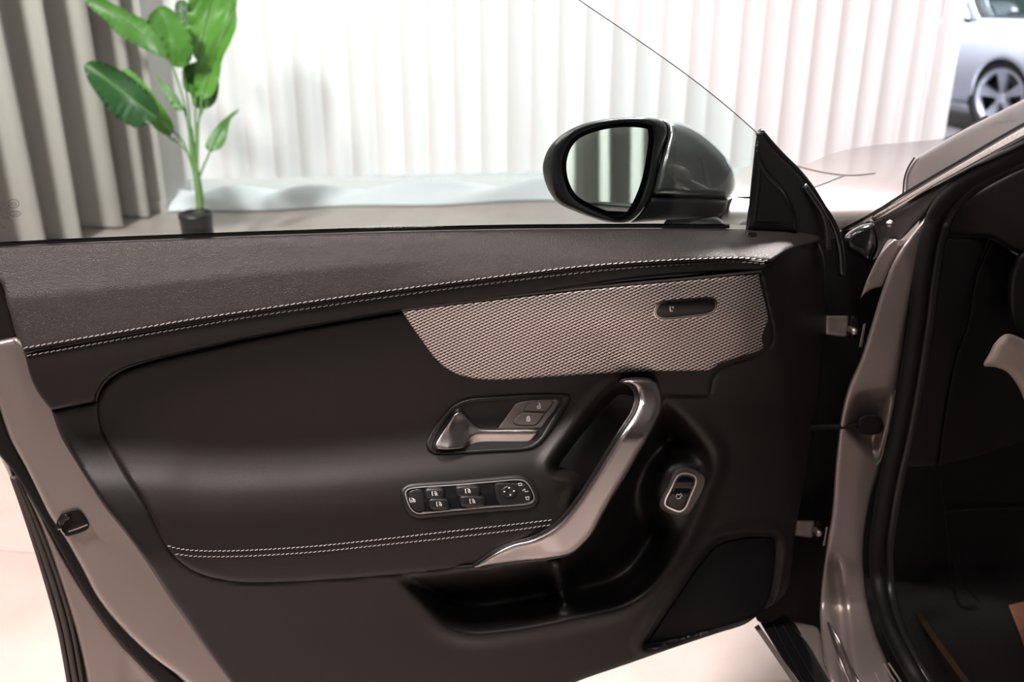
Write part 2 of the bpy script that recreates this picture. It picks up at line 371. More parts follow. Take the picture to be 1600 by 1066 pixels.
# ================================================================ THE ROOM
def quad(name, pts, m): return mesh(name, pts, [tuple(range(len(pts)))], m, smooth=False)
structure(quad('floor', [(-6, -3, 0), (6, -3, 0), (6, 5.7, 0), (-6, 5.7, 0)], M['floor']))
structure(quad('floor.001', [(-6, 5.7, 0), (14, 5.7, 0), (14, 16, 0), (-6, 16, 0)], M['floor_outer']))
structure(quad('wall_far', [(-6, 15, -.1), (14, 15, -.1), (14, 15, 4), (-6, 15, 4)], M['tilewall']))
# pale wall beside the drapes
c0 = SMAP(np.array([120., 262.]), np.array([322., 326.]), 5.06); c0[:, 2] = 0
structure(mesh('wall_back', [c0[0]-[.6, .0, 0], c0[1], c0[1]+[.02, .35, 0], c0[0]+[-.6, .35, 0]]+[p+np.array([0, 0, 3.4]) for p in (c0[0]-[.6, .0, 0], c0[1], c0[1]+[.02, .35, 0], c0[0]+[-.6, .35, 0])],
     [(0, 1, 5, 4), (1, 2, 6, 5), (2, 3, 7, 6), (3, 0, 4, 7)], M['tilewall'], smooth=False))
structure(box('baseboard_back', (c0[0][0]-.6, c0[1][1]-.012, 0), (c0[1][0], c0[1][1]-.0, .06), M['tilewall']))
# vertical blinds
A0 = np.array([c0[1][0]-.04, 5.22]); A1 = np.array([2.44, 5.62]); NS = 31
bl = thing('vertical_blind', 'wide white translucent vertical blinds glowing across the back of the showroom', 'blinds', (A0[0], A0[1], 0))
u_ = (A1-A0)/np.linalg.norm(A1-A0); pitch = np.linalg.norm(A1-A0)/NS; proto = None
ang0 = math.atan2(u_[1], u_[0])
V = []; Fc = []; nseg = 10; SW = .185
for k in range(nseg+1):
    x = (k/nseg-.5)*SW; y = -.012*(1-(2*k/nseg-1)**2)
    for z in (.10, 3.3): V.append((x, y, z))
Fc = [(2*k, 2*k+2, 2*k+3, 2*k+1) for k in range(nseg)]
sme = bpy.data.meshes.new('slat'); sme.from_pydata(V, [], Fc); sme.materials.append(M['slat']); sme.polygons.foreach_set('use_smooth', [True]*nseg)
for i in range(NS):
    s = bpy.data.objects.new('slat', sme); COL.objects.link(s); s.parent = bl
    p = A0+u_*pitch*(i+.5); s.location = (p[0]-A0[0], p[1]-A0[1], 0); s.rotation_euler.z = ang0+random.uniform(.15, .55)
tube('head_rail', [(A0[0], A0[1], 3.32), (A1[0], A1[1], 3.32)], .03, M['tilewall'], bl)
# crumpled pale blue sheer lying under the blinds
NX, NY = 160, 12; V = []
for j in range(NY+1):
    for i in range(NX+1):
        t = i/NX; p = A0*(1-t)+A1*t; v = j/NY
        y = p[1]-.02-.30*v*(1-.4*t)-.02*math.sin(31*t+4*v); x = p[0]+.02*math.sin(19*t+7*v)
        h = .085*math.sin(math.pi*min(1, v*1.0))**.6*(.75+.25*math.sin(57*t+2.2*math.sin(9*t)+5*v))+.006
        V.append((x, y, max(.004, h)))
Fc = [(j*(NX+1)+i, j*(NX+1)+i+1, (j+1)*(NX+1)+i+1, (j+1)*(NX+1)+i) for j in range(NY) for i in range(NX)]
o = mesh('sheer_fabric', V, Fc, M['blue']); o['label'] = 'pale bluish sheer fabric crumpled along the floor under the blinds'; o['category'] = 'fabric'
# grey drapes on the left, running back past the camera
pts = [(-1.86, 4.98), (-2.0, 4.62), (-2.35, 3.95), (-2.9, 3.1), (-3.3, 2.0), (-3.45, .6), (-3.4, -.9), (-3.1, -2.3), (-2.0, -3.1), (-.3, -3.3), (2.8, -3.3)]
line = spl(pts, .02, False); s = np.r_[0, np.cumsum(np.linalg.norm(np.diff(line, axis=0), axis=1))]
T = np.gradient(line, axis=0); T /= np.linalg.norm(T, axis=1)[:, None]; Nn = np.stack([T[:, 1], -T[:, 0]], 1)
ph = 2*math.pi*s/.21+1.1*np.sin(s*2.3)+.6*np.sin(s*5.1+1)
V = []; lv = [0.0, .4, 1.2, 2.2, 3.3]
for z in lv:
    amp = .10*(1-.12*z/3.3); L = line+Nn*(amp*(np.sin(ph)+.25*np.sin(2*ph+.7)))[:, None]+T*(.02*np.sin(ph*.5+z*.6))[:, None]
    V += [(p[0], p[1], z+.012) for p in L]
n = len(line); Fc = [(j*n+i, j*n+i+1, (j+1)*n+i+1, (j+1)*n+i) for j in range(len(lv)-1) for i in range(n-1)]
o = mesh('drape', V, Fc, M['drape']); o['label'] = 'long taupe grey drape hanging in deep folds at the left'; o['category'] = 'curtain'
# ================================================================ POTTED PLANT
PS = 4.30
pc = SMAP(np.array(315.), np.array(412.), PS); pc[2] = 0
pl = thing('potted_plant', 'tall broad-leaved green plant in a small black pot before the blinds', 'plant', tuple(pc))
lathe('pot', [(0, .005), (.056, .005), (.060, .02), (.069, .205), (.071, .21), (.071, .225), (.065, .225), (.063, .21), (0, .2)], pc, (0, 0, 1), M['pot'], pl, 40)
lathe('soil', [(0, .211), (.04, .213), (.064, .209)], pc, (0, 0, 1), M['soil'], pl, 24)
leaves = [
 ('leaf_mid', [(122, -14, 1), (150, -6), (172, 3), (200, 18), (228, 31), (246, 42), (262, 60), (270, 80), (266, 96, 1), (250, 88), (232, 80), (205, 66), (182, 52), (165, 32), (140, 10)], 4.72, .03, [(126, -10), (200, 36), (266, 94)]),
 ('leaf_dark', [(276, 2), (289, 0), (296, 18), (296, 38), (286, 46), (277, 32), (273, 14)], 4.85, .0, [(284, 2), (288, 44)]),
 ('leaf_light', [(300, -30), (340, -34), (368, -20), (370, 8), (362, 34), (346, 58), (330, 82), (312, 98), (301, 84), (294, 50), (293, 10)], 4.78, .03, [(338, -30), (320, 40), (308, 96)]),
 ('leaf_mid', [(244, 13), (256, 9), (270, 16), (284, 30), (296, 50), (301, 76), (298, 95), (286, 105), (272, 104), (262, 92), (254, 66), (230, 33)], 4.6, .05, [(254, 14), (268, 58), (274, 102)]),
 ('leaf_light', [(369, 14, 1), (370, 38), (362, 62), (348, 92), (342, 125), (330, 150), (312, 154), (304, 140), (306, 112), (318, 84), (336, 50), (352, 30)], 4.66, .05, [(368, 18), (338, 80), (316, 152)]),
 ('leaf_mid', [(286, 106), (300, 98), (326, 96), (340, 118), (341, 146), (334, 163), (319, 171), (303, 166), (297, 146), (288, 140), (285, 124)], 4.74, .03, [(310, 98), (316, 140), (318, 168)]),
 ('leaf_light', [(190, 111), (200, 108), (224, 128), (248, 158), (268, 188), (272, 204), (264, 214, 1), (246, 204), (232, 188), (208, 150)], 4.74, .02, [(192, 110), (232, 160), (262, 212)]),
 ('leaf_dark', [(132, 102), (142, 95), (162, 98), (192, 112), (222, 134), (241, 154), (249, 174), (244, 187), (230, 193), (215, 200), (200, 195), (182, 184), (164, 164), (146, 140), (135, 120)], 4.56, .05, [(136, 100), (196, 148), (246, 186)]),
 ('leaf_mid', [(243, 117, 1), (262, 134), (278, 152), (289, 172, 1), (274, 172), (262, 156), (252, 136)], 4.68, .02, [(245, 119), (268, 150), (287, 171)]),
 ('leaf_mid', [(375, 169, 1), (360, 178), (342, 194), (326, 214), (321, 230), (329, 238, 1), (344, 232), (353, 218), (357, 200), (362, 184)], 4.7, .02, [(372, 172), (344, 204), (329, 236)]),
]
for mname, out, s_, cup, rib in leaves:
    s_ -= .42
    R = spl(rib, 4, False)
    def wf(x, y, R=R, s_=s_, cup=cup):
        d = dist(np.stack([x, y], 1), R, False); return s_ - cup*(d/20)**1.2*.6 + cup*.3*np.sin(y*.07) + 0.0006*d*np.sin(x*.5+y*.3)
    lf = patch('leaf', out, wf, SMAP, M[mname], pl, r=3, drop=.0, step=7, back=.002, close=True)
    ptube('midrib', rib, lambda x, y, wf=wf: wf(x, y)-.004, SMAP, .0035, M['stem'], lf, n=6)
base = (314, 338)
trunk = [(314, 340), (311, 300), (304, 255), (300, 225), (297, 200)]
ptube('stem', trunk, 4.30, SMAP, np.linspace(.018, .011, len(spl(trunk, 8, False))), M['stem'], pl)
for tgt, mid in (((266, 95), (285, 150)), ((286, 100), (292, 150)), ((312, 98), (306, 150)), ((316, 152), (311, 185)), ((318, 168), (309, 195)), ((263, 213), (290, 235)), ((288, 171), (294, 200)), ((328, 237), (314, 270)), ((247, 187), (285, 220))):
    L = [(308, 290), mid, tgt]; ptube('leaf_stalk', L, 4.29, SMAP, .0042, M['stem'], pl)
# ================================================================ SILVER CAR (background)
sv = thing('silver_car', 'bright silver car parked in the hall beyond the blinds', 'car', tuple(SILV(np.array(1565.), np.array(215.), 0.)*[1, 1, 0]))
WC = (1564, 152)
arch = [(1564+44*math.cos(t), 152+60*math.sin(t)) for t in np.linspace(.35, -math.pi-.32, 22)]
body = [(1700, 25, 1), (1700, 190, 1), (1612, 172, 1)]+arch[1:-1]+[(1523, 172, 1), (1500, 168), (1400, 140, 1), (1400, 20, 1), (1440, 26), (1480, 30), (1520, 29), (1560, 29), (1600, 30)]
def wb(x, y): return .02 + .10*np.sin(np.clip((y-25)/150, 0, 1)*math.pi)**.7 - .10*ss(60, 25, y) - .05*ss(130, 170, y)
patch('body', body, wb, SILV, M['silverpaint'], sv, r=5, drop=.02, step=8, back=.35)
patch('rocker_trim', [(1400, 132, 1), (1526, 166, 1), (1526, 174, 1), (1400, 142, 1)],   .045, SILV, M['silverpaint'], sv, r=3, drop=.01, back=.05, label='bright sill strip')
patch('side_window', [(1400, -40, 1), (1498, -40, 1), (1506, 8), (1508, 27, 1), (1400, 22, 1)], -.06, SILV, M['darkglass'], sv, r=3, drop=.01, back=.03)
patch('pillar', [(1497, -40, 1), (1509, -40, 1), (1524, 12), (1532, 30, 1), (1514, 32, 1), (1508, 8)], -.02, SILV, M['silverpaint'], sv, r=3, drop=.02, back=.1)
patch('windshield', [(1518, -40, 1), (1660, -40, 1), (1660, 26, 1), (1600, 25), (1552, 28), (1538, 22), (1528, 2)], -.10, SILV, M['darkglass'], sv, r=3, drop=.01, back=.03)
sm = patch('side_mirror', [(1478, 8), (1492, 4), (1506, 7), (1513, 18), (1514, 30), (1498, 31), (1478, 28), (1474, 18)], .16, SILV, M['silverpaint'], sv, r=7, drop=.05, back=.08, close=True)
patch('mirror_base', [(1476, 27, 1), (1516, 29, 1), (1518, 35), (1500, 34), (1476, 31, 1)], .13, SILV, M['gloss'], sm, r=2, drop=.01, back=.04)
wc = SILV(np.array(float(WC[0])), np.array(float(WC[1])), .03); ax = SILV.n; RR = .262
wh = lathe('wheel', [(RR*.7, -.16), (RR*.97, -.15), (RR, -.11), (RR, -.02), (RR*.97, .02), (RR*.86, .03), (RR*.74, .02), (RR*.72, -.01), (RR*.70, -.14)], wc, ax, M['tyre'], sv, 48)
lathe('rim', [(RR*.735, .018), (RR*.70, .022), (RR*.67, .0), (RR*.66, -.12), (0, -.12)], wc, ax, M['gloss'], wh, 48)
lathe('rim_edge', [(RR*.76, .016), (RR*.72, .026), (RR*.66, .020), (RR*.64, -.02)], wc, ax, M['silverpaint'], wh, 48)
lathe('hub', [(0, .012), (RR*.13, .012), (RR*.17, -.01), (RR*.17, -.05)], wc, ax, M['silverpaint'], wh, 24)
up = np.array([0, 0, 1.]); sd = np.cross(up, ax)
for k in range(5):
    an = math.radians(90+72*k+8); e = up*math.sin(an)+sd*math.cos(an); q = np.cross(ax, e); V = []
    for t, hw, off in ((.12, .03, .0), (.35, .045, .0), (.55, .065, .006), (.70, .085, .012)):
        for sgn in (-1, 1):
            for dz in (0, -.035): V.append(wc+e*RR*t+q*sgn*hw*RR*2.1+ax*(off+dz))
    Fc = []
    for i in range(3):
        b0 = i*4; Fc += [(b0, b0+2, b0+6, b0+4), (b0+1, b0+5, b0+7, b0+3), (b0, b0+4, b0+5, b0+1), (b0+2, b0+3, b0+7, b0+6)]
    mesh('spoke', V, Fc, M['silverpaint'], wh, smooth=False)
# ================================================================ THE OPEN DOOR
dbase = DOOR(np.array(650.), np.array(900.), -.05)
door = thing('car_door', 'open front car door with black leather inner panel and grey painted edge', 'door', (dbase[0], dbase[1], .25))
BELT = lut([(-60, 389), (0, 386), (120, 380), (400, 369), (600, 362.5), (800, 358.5), (1000, 357), (1160, 358), (1300, 363)])
US = [(37, 544), (100, 533), (200, 516), (300, 499), (400, 484), (500, 469), (600, 455), (700, 442), (800, 429), (900, 417), (1000, 409), (1100, 404), (1160, 403), (1203, 408)]
LS = [(42, 556), (100, 546), (200, 528), (300, 510.5), (400, 494), (500, 479.5), (600, 465), (700, 451.5), (800, 439), (900, 427), (1000, 417.5), (1100, 411.5), (1160, 409.5), (1200, 413)]
USf = lut(US); ARM = lut([(180, 858), (262, 859), (300, 864), (360, 865), (480, 860), (600, 848), (740, 833), (870, 817), (1000, 800)])
PROF = lut([(-450, .030), (-250, .045), (-120, .066), (-60, .079), (-30, .087), (-10, .090), (0, .089), (14, .084), (60, .073), (100, .056), (122, .041), (150, .026), (170, .018), (200, .018), (300, .024), (500, .032)])
RGT = lut([(350, .026), (430, .032), (600, .030), (720, .024), (850, .030), (960, .048), (1066, .04)])
def WB(x, y):
    l = PROF(ARM(x)-y); r_ = RGT(y); k = ss(860, 1040, x); return l*(1-k)+r_*k+.045*ss(620, 1050, x)*ss(640, 470, y)*ss(1290, 1200, x)-.035*ss(1225, 1300, x)-.035*(np.clip(x-1120, 0, 200)/170)**2
CEN = spl([(630, 486, 1), (500, 508), (400, 527), (300, 549), (230, 566), (190, 580), (165, 598), (153, 620), (151, 640), (155, 665), (165, 690), (178, 715), (200, 750), (225, 790), (240, 820), (250, 842), (265, 864), (280, 879), (300, 893), (330, 904), (370, 911), (420, 912), (520, 907), (620, 899), (738, 888, 1), (862, 876, 1), (900, 850), (960, 770), (1010, 690), (1030, 640), (1040, 620, 1), (1080, 620), (1100, 621), (1110, 617), (1113, 605), (1117, 590), (1125, 580), (1145, 570), (1188, 555), (1207, 538), (1210, 520), (1200, 470), (1190, 424, 1), (1000, 437), (800, 465)], 4)
HOL = spl([(984, 604), (962, 604), (940, 622), (905, 662), (874, 702), (858, 728), (862, 742), (890, 748), (900, 760), (890, 800), (905, 810), (940, 770), (1000, 680), (1010, 640), (1004, 612)], 4)
def wcen(x, y):
    d = sdf(x, y, HOL); w_ = WB(x, y)
    # the leather under the trim strip stands proud of the door, the grip hollow sinks in
    w_ = w_+.004*np.exp(-((d+6)/9)**2)-.060*ss(-4, 34, d)
    w_ = w_-.006*ss(6, -6, sdf(x, y, spl([(672, 700), (700, 640), (740, 618), (880, 612), (895, 620), (860, 690), (830, 706), (690, 716)], 8))*-1)*0
    return w_
# upper leather with rolled top, in two pieces meeting at the stitched seam
topE = [(x, float(BELT(x))) for x in (-60, 0, 120, 260, 400, 600, 800, 1000, 1100, 1160, 1200)]
MID = [((a_[0]+b_[0])/2, (a_[1]+b_[1])/2) for a_, b_ in zip(US, LS)]
def wup(x, y):
    t = np.clip((y-BELT(x))/(USf(x)-BELT(x)+1e-3), 0, 1.6)
    return np.interp(t, [0, .08, .2, .5, 1, 1.6], [.004, .012, .020, .033, .041, .040])-.03*ss(1215, 1290, x)+.052*ss(600, 1050, x)*np.interp(t, [0, .2, .8, 1, 1.5], [0, .22, .9, 1, .9])*ss(1290, 1210, x)
up_out = [(-60, 389, 1)]+topE[1:]+[(1262, 362), (1278, 367), (1281, 374), (1272, 379), (1245, 386), (1222, 396), (1207, 408, 1)]+[(x, y) for x, y in MID[::-1]]+[(37, 551, 1), (25, 520), (12, 480), (0, 440), (-12, 400), (-60, 395, 1)]
up_out = [(-60, 389, 1)]+topE[1:]+[(1262, 362), (1278, 367), (1281, 374), (1272, 379), (1245, 386), (1222, 396), (1206, 409, 1)]+[(x, y) for x, y in MID[-2:0:-1]]+[(38, 551, 1), (25, 515), (12, 478), (0, 440), (-60, 400, 1)]
patch('upper_trim', up_out, wup, DOOR, M['leather'], door, r=6, drop=.006, step=8, back=.03)
lowb = [(1190, 421), (1000, 434), (800, 462), (630, 484), (500, 506), (400, 525), (300, 547), (230, 564), (188, 578), (162, 597), (150, 620)]
mid_out = [(38, 553, 1)]+[(x, y+.5) for x, y in MID[1:-1]]+[(1206, 411, 1), (1192, 421, 1)]+lowb[1:]+[(150, 627, 1), (115, 633), (80, 641, 1), (60, 615), (48, 590)]
patch('middle_trim', mid_out, lambda x, y: wup(x, y)-.0035+.004*ss(0, 40, y-USf(x)-10), DOOR, M['leather2'], door, r=5, drop=.006, step=9, back=.03)
stitches('stitching', US, lambda x, y: wup(x, y)-.0005, DOOR, M['thread'], door)
stitches('stitching', LS, lambda x, y: wup(x, y)-.0028, DOOR, M['thread'], door)
for k, off in enumerate((4.0, 7.5)):
    L = spl([(a_[0], a_[1]+off) for a_ in US[:-1]], 6, False); ribbon('seam_piping', [L], 1.8, lambda x, y: wup(x, y)-.002, DOOR, M['leather2'], door, .0016)
# belt: glass run strip
ribbon('belt_seal', [spl([(x, float(BELT(x))-3.0) for x in range(-60, 1180, 40)], 8, False)], 4.4, -.004, DOOR, M['black'], door, .006)
ribbon('belt_trim', [spl([(x, float(BELT(x))-6.4) for x in range(-60, 1180, 40)], 8, False)], 2.6, -.016, DOOR, M['chrome'], door, .004, label='thin bright strip along the window bottom')
# centre insert + armrest
patch('center_insert', CEN, wcen, DOOR, M['leather2'], door, r=9, drop=.010, step=7, back=.03, raw=True)
aU = [(262, 853), (276, 857), (304, 860.5), (360, 861), (430, 858), (500, 853), (600, 842.5), (700, 831), (800, 820), (868, 812)]
aL = [(274, 866), (304, 869.5), (360, 870), (430, 867), (500, 862), (600, 851.5), (700, 841), (800, 829), (864, 820)]
stitches('armrest_stitching', aU, lambda x, y: WB(x, y), DOOR, M['thread'], door, 5.0, 2.2, 1.05)
stitches('armrest_stitching', aL, lambda x, y: WB(x, y), DOOR, M['thread'], door, 5.0, 2.2, 1.05)
# lower / forward hard trim with map pocket
POC = spl([(612, 898, 1), (650, 938), (690, 974), (730, 986), (800, 981), (900, 962), (975, 942), (1015, 915), (1050, 868), (1078, 815), (1100, 760), (1113, 728), (1112, 706), (1096, 680), (1066, 645), (1040, 622, 1), (980, 700), (900, 840), (800, 880)], 5)
def wtrim(x, y):
    c = sdf(x, y, CEN); w_ = WB(x, y)-.004-.024*ss(2, 14, c)
    p = sdf(x, y, POC)
    lip = ss(640, 760, x)
    w_ = w_+.012*np.exp(-((p+9)/11)**2)*lip*ss(640, 760, y)
    pad = np.exp(-(((x-1070)/60)**2+((y-768)/70)**2)**2.5)
    dep = .085*ss(-2, 46, p)*(1-.97*pad)
    w_ = w_-dep-.012*ss(0, 26, p)*0
    # cup divider inside the pocket
    w_ = w_+.062*np.exp(-((x-872-(y-900)*.2)/15)**2)*ss(2, 22, p)*ss(990, 900, y)
    # step round the speaker
    sp_ = sdf(x, y, SPK); w_ = w_-.016*ss(-10, 2, sp_)+.003*np.exp(-((sp_+14)/7)**2)
    w_ = w_-.02*ss(1195, 1245, x)*ss(780, 900, y)+.003*np.exp(-((sdf(x, y, SPK)+12)/6)**2)
    return w_
SPK = spl([(1010, 1007, 1), (1030, 975), (1060, 930), (1095, 880), (1120, 853), (1150, 843), (1195, 839), (1209, 842), (1214, 856), (1212, 885), (1206, 925), (1196, 948), (1165, 968), (1100, 988), (1050, 1001)], 4)
TR = [(80, 641, 1), (115, 634), (151, 627, 1), (400, 540), (640, 496), (900, 455), (1190, 414, 1), (1203, 400, 1), (1240, 378), (1274, 370, 1), (1286, 396), (1290, 450), (1289, 520), (1283, 600), (1272, 680), (1256, 760), (1243, 830), (1238, 880), (1232, 915), (1215, 940), (1190, 957), (1165, 975), (1120, 990), (1060, 1010), (980, 1038), (900, 1066), (860, 1085, 1), (372, 1085, 1), (358, 1066), (330, 1028), (290, 970), (265, 935), (240, 896), (213, 857), (190, 826), (165, 795), (142, 760), (115, 716), (95, 682)]
patch('lower_trim', TR, wtrim, DOOR, M['plastic'], door, r=8, drop=.009, step=7.5, back=.03, n=5)
patch('speaker_grille', grow(SPK, -2), lambda x, y: WB(x, y)-.015+(-.02*ss(1195, 1245, x)*ss(780, 900, y)), DOOR, M['grille'], door, r=3, drop=.001, step=10, back=.004, raw=True, label='perforated black speaker cover')
# metal weave insert
DEC = [(628, 487, 1), (722, 475), (844, 461), (966, 448), (1088, 437), (1185, 427.6, 1), (1189, 449), (1199, 489), (1205, 520), (1202, 536), (1187, 547), (1140, 562), (1121, 570), (1110, 579, 1), (1006, 581), (925, 585), (850, 590), (803, 593), (762, 594), (730, 590), (705, 581), (681, 562), (657, 530), (641, 507)]
def wdec(x, y): return WB(x, y)+.006+.006*ss(560, 470, y)-.012*ss(1150, 1215, x)+.016*np.exp(-((x-1090)/70)**2-((y-560)/26)**2)*0+.010*ss(520, 590, y)*ss(880, 1100, x)
dec = patch('decorative_trim', DEC, wdec, DOOR, M['weave'], door, r=4, drop=.003, step=8, back=.012, label='woven silver metal insert')
ribbon('trim_edge', [spl([(628, 485), (722, 472.5), (844, 458), (966, 445), (1088, 434), (1190, 424)], 8, False)], 3.2, lambda x, y: WB(x, y)+.008, DOOR, M['padgrey'], door, .003)
POD = spl([(1022, 488), (1025, 479), (1031, 472.5), (1040, 470), (1073, 467), (1106, 464.5), (1114, 465.5), (1119.5, 470), (1121, 478), (1119, 485), (1113.5, 490), (1104, 493), (1072, 497), (1040, 500), (1031, 499), (1024.5, 495)], 3)
pod = patch('memory_button_pod', POD, lambda x, y: wdec(x, y)+.002, DOOR, M['gloss'], dec if False else door, r=2, drop=.0008, back=.004, raw=True, step=8)
R_ = np.vstack([POD, POD[:1]]); ribbon('pod_ring', [R_], 1.3, lambda x, y: wdec(x, y)+.002, DOOR, M['chrome'], pod, .0012)
P2 = grow(POD, -2.6); ribbon('pod_ring', [np.vstack([P2, P2[:1]])], .7, lambda x, y: wdec(x, y)+.002, DOOR, M['chrome'], pod, .0008)
ribbon('seat_symbol', [[(1047, 479), (1047.5, 486.5), (1051.5, 486)]], 1.9, lambda x, y: wdec(x, y)+.002, DOOR, M['white'], pod, .0006)
ribbon('seat_symbol', [[(1050, 479.8), (1053, 479.4)], [(1050.2, 481.6), (1053, 481.4)]], .8, lambda x, y: wdec(x, y)+.002, DOOR, M['white'], pod, .0006)
# interior door handle
BZ = spl([(666, 693), (672, 678), (690, 654), (705, 637), (720, 628), (737, 623), (770, 620.5), (834, 617), (877, 617), (890, 619), (892, 625), (886, 637), (867, 667), (851, 688), (838, 699), (823, 703.5), (769, 707), (694, 710.5), (677, 709), (668, 702)], 3)
REC = spl([(677, 695), (684, 679), (704, 650), (714, 640), (731, 632), (760, 629), (826, 624), (870, 622), (878, 625), (874, 636), (858, 660), (843, 683), (832, 692), (820, 697), (769, 700), (694, 704), (680, 703)], 3)
wz = lambda x, y: WB(x, y)
bez = patch('handle_bezel', BZ, lambda x, y: wz(x, y)+.0045, DOOR, M['plastic'], door, r=4, drop=.003, step=6, back=.01, raw=True, holes=[REC])
patch('handle_recess', grow(REC, 1), lambda x, y: wz(x, y)+.003, DOOR, M['hollow'], bez, r=9, drop=-.0, step=6, back=.004, raw=True)
patch('lock_pad', [(778, 670, 1), (806, 631, 1), (826, 626.5), (869, 624.5, 1), (873, 628), (846, 669, 1)], lambda x, y: wz(x, y)+.0045, DOOR, M['padgrey'], bez, r=2, drop=.001, step=6, back=.004, label='warm grey button pad')
for out_, ic in (([(818, 642.3, 1), (828, 628.2, 1), (862, 626, 1), (864, 629), (852.5, 644, 1)], (842, 634.5)), ([(815, 644.3, 1), (851, 646, 1), (838, 663), (833, 664.6), (806, 663), (802, 659)], (825.6, 654.2))):
    O = spl(out_, 2.5); bt = patch('lock_button', O, lambda x, y: wz(x, y)+.0058, DOOR, M['padgrey'], bez, r=1.5, drop=.0008, step=5, back=.003, raw=True)
    ribbon('button_gap', [np.vstack([O, O[:1]])], 1.0, lambda x, y: wz(x, y)+.0047, DOOR, M['black'], bt, .0006)
    x, y = ic; k = 1 if y < 640 else 0
    ls = [[(x-2.4, y), (x+2.4, y-.3), (x+2.4, y+3.7), (x-2.4, y+4), (x-2.4, y)], [(x-1, y+2), (x+1, y+1.8)]]
    ls += [[(x+1.4, y-.6), (x+1.8, y-3.6), (x-.2, y-4.6)]] if k else [[(x-1.6, y), (x-1.4, y-2.8), (x, y-3.6), (x+1.4, y-2.8), (x+1.6, y)]]
    ribbon('lock_symbol', ls, .9, lambda x, y: wz(x, y)+.0058, DOOR, M['white'], bt, .0005)
LV = spl([(679, 695, 1), (686, 683), (703, 658), (711, 647), (719, 644), (725, 647), (736, 659.5), (748, 668.5), (758, 670.5), (796, 670.5), (834, 670.5), (841, 672.5), (837, 681), (826, 693), (818, 696), (770, 698.5), (724, 701), (694, 703), (682, 701)], 3)
RDG = lut([(600, 720), (716, 716), (724, 699), (729, 688), (736, 681), (746, 677.5), (760, 676.5), (838, 676.5), (900, 676)])
def wlev(x, y):
    below = y-RDG(x); return wz(x, y)+.011+.006*ss(735, 700, x)-np.clip(below, 0, 30)*.0006-.010*ss(672, 645, y)*0
patch('door_lever', LV, wlev, DOOR, M['silver'], bez, r=3.5, drop=.003, step=3.5, back=.007, raw=True, label='satin silver pull lever')
# window switch panel
SW = spl([(633.5, 770), (637, 765.5), (644, 763), (710, 758), (770, 753), (810.5, 750), (819.5, 752), (827, 759.5), (834, 774.5), (834.5, 781), (830, 786), (822, 788), (755, 793.5), (665, 802), (655, 803), (645.5, 799), (639.5, 791), (635, 778)], 3)
sp0 = patch('window_switch_panel', grow(SW, 8), lambda x, y: WB(x, y)+.0035, DOOR, M['satinblack'], door, r=6, drop=.0035, step=6, back=.008, raw=True)
patch('switch_plate', SW, lambda x, y: WB(x, y)+.0042, DOOR, M['gloss'], sp0, r=2, drop=.0005, step=6, back=.004, raw=True)
ribbon('chrome_frame', [np.vstack([SW, SW[:1]])], 1.5, lambda x, y: WB(x, y)+.0042, DOOR, M['chrometrim'], sp0, .0014, label='thin chrome frame')
def window_icon(x, y, par, k=1.0):
    ribbon('window_symbol', [[(x-2.8*k, y-3.4*k), (x-4*k, y-3*k), (x-3.2*k, y+3.2*k), (x-1.8*k, y+3*k)], [(x-.6*k, y-3.6*k), (x+2*k, y-2.6*k), (x+3.6*k, y+.4*k), (x+4*k, y+3.2*k)], [(x-.2*k, y-.8*k), (x+1.2*k, y), (x+1.8*k, y+3*k)]], 1.0*k, lambda a_, b_: WB(a_, b_)+.0105, DOOR, M['white'], par, .0005)
for x0, y0, x1, y1, sx_ in ((679, 771.5, 686, 788, 1.0), (731, 767.5, 738, 783.5, 1.25)):
    for (cx, cy), d in (((x0, y0), -1), ((x1, y1), 1)):
        hw = 15*sx_; O = [(cx-hw-d*1, cy-7.5 if d < 0 else cy-8, 1 if d > 0 else 0)[:2], (cx+hw*.7, cy-9.4), (cx+hw, cy-7), (cx+hw, cy+7.5), (cx-hw+4, cy+8.6), (cx-hw, cy+5)]
        b_ = patch('window_switch', O, lambda x, y: WB(x, y)+.0105, DOOR, M['satinblack'], sp0, r=5, drop=.005, step=4, back=.008)
        window_icon(cx, cy, b_)
b_ = patch('window_switch', [(639, 770), (645, 766), (658, 765), (663, 797), (652, 799), (644, 794)], lambda x, y: WB(x, y)+.006, DOOR, M['satinblack'], sp0, r=2, drop=.001, step=5, back=.003); 
ribbon('window_symbol', [[(641, 778.5), (640, 779), (641, 785), (642.5, 785)], [(643, 778.5), (645.6, 779.6), (647, 785)], [(643, 781), (644.5, 785)], [(645.8, 779), (648, 781), (648.6, 785)]], .9, lambda a_, b_: WB(a_, b_)+.006, DOOR, M['white'], b_, .0005)
pd = patch('mirror_control', [(774, 757), (800, 755), (822, 757), (830, 772), (829, 783), (815, 786), (783, 789)], lambda x, y: WB(x, y)+.006, DOOR, M['satinblack'], sp0, r=2, drop=.001, step=5, back=.003)
dial = [(795.5+12*math.cos(t), 768.5+9.5*math.sin(t)) for t in np.linspace(0, 2*math.pi, 25)[:-1]]
patch('mirror_dial', dial, lambda x, y: WB(x, y)+.0085-.0015*np.exp(-((x-795.5)**2+(y-768.5)**2)/30), DOOR, M['satinblack'], pd, r=3, drop=.002, step=3, back=.004)
ar = []
for dx, dy in ((-7.5, 0), (7.5, -1), (0, -6), (2, 5)):
    ar.append([(795.5+dx-1.3, 768.5+dy+.2), (795.5+dx+1.3, 768.5+dy-.2)])
ribbon('dial_arrows', ar, 1.8, lambda x, y: WB(x, y)+.0088, DOOR, M['white'], pd, .0005)
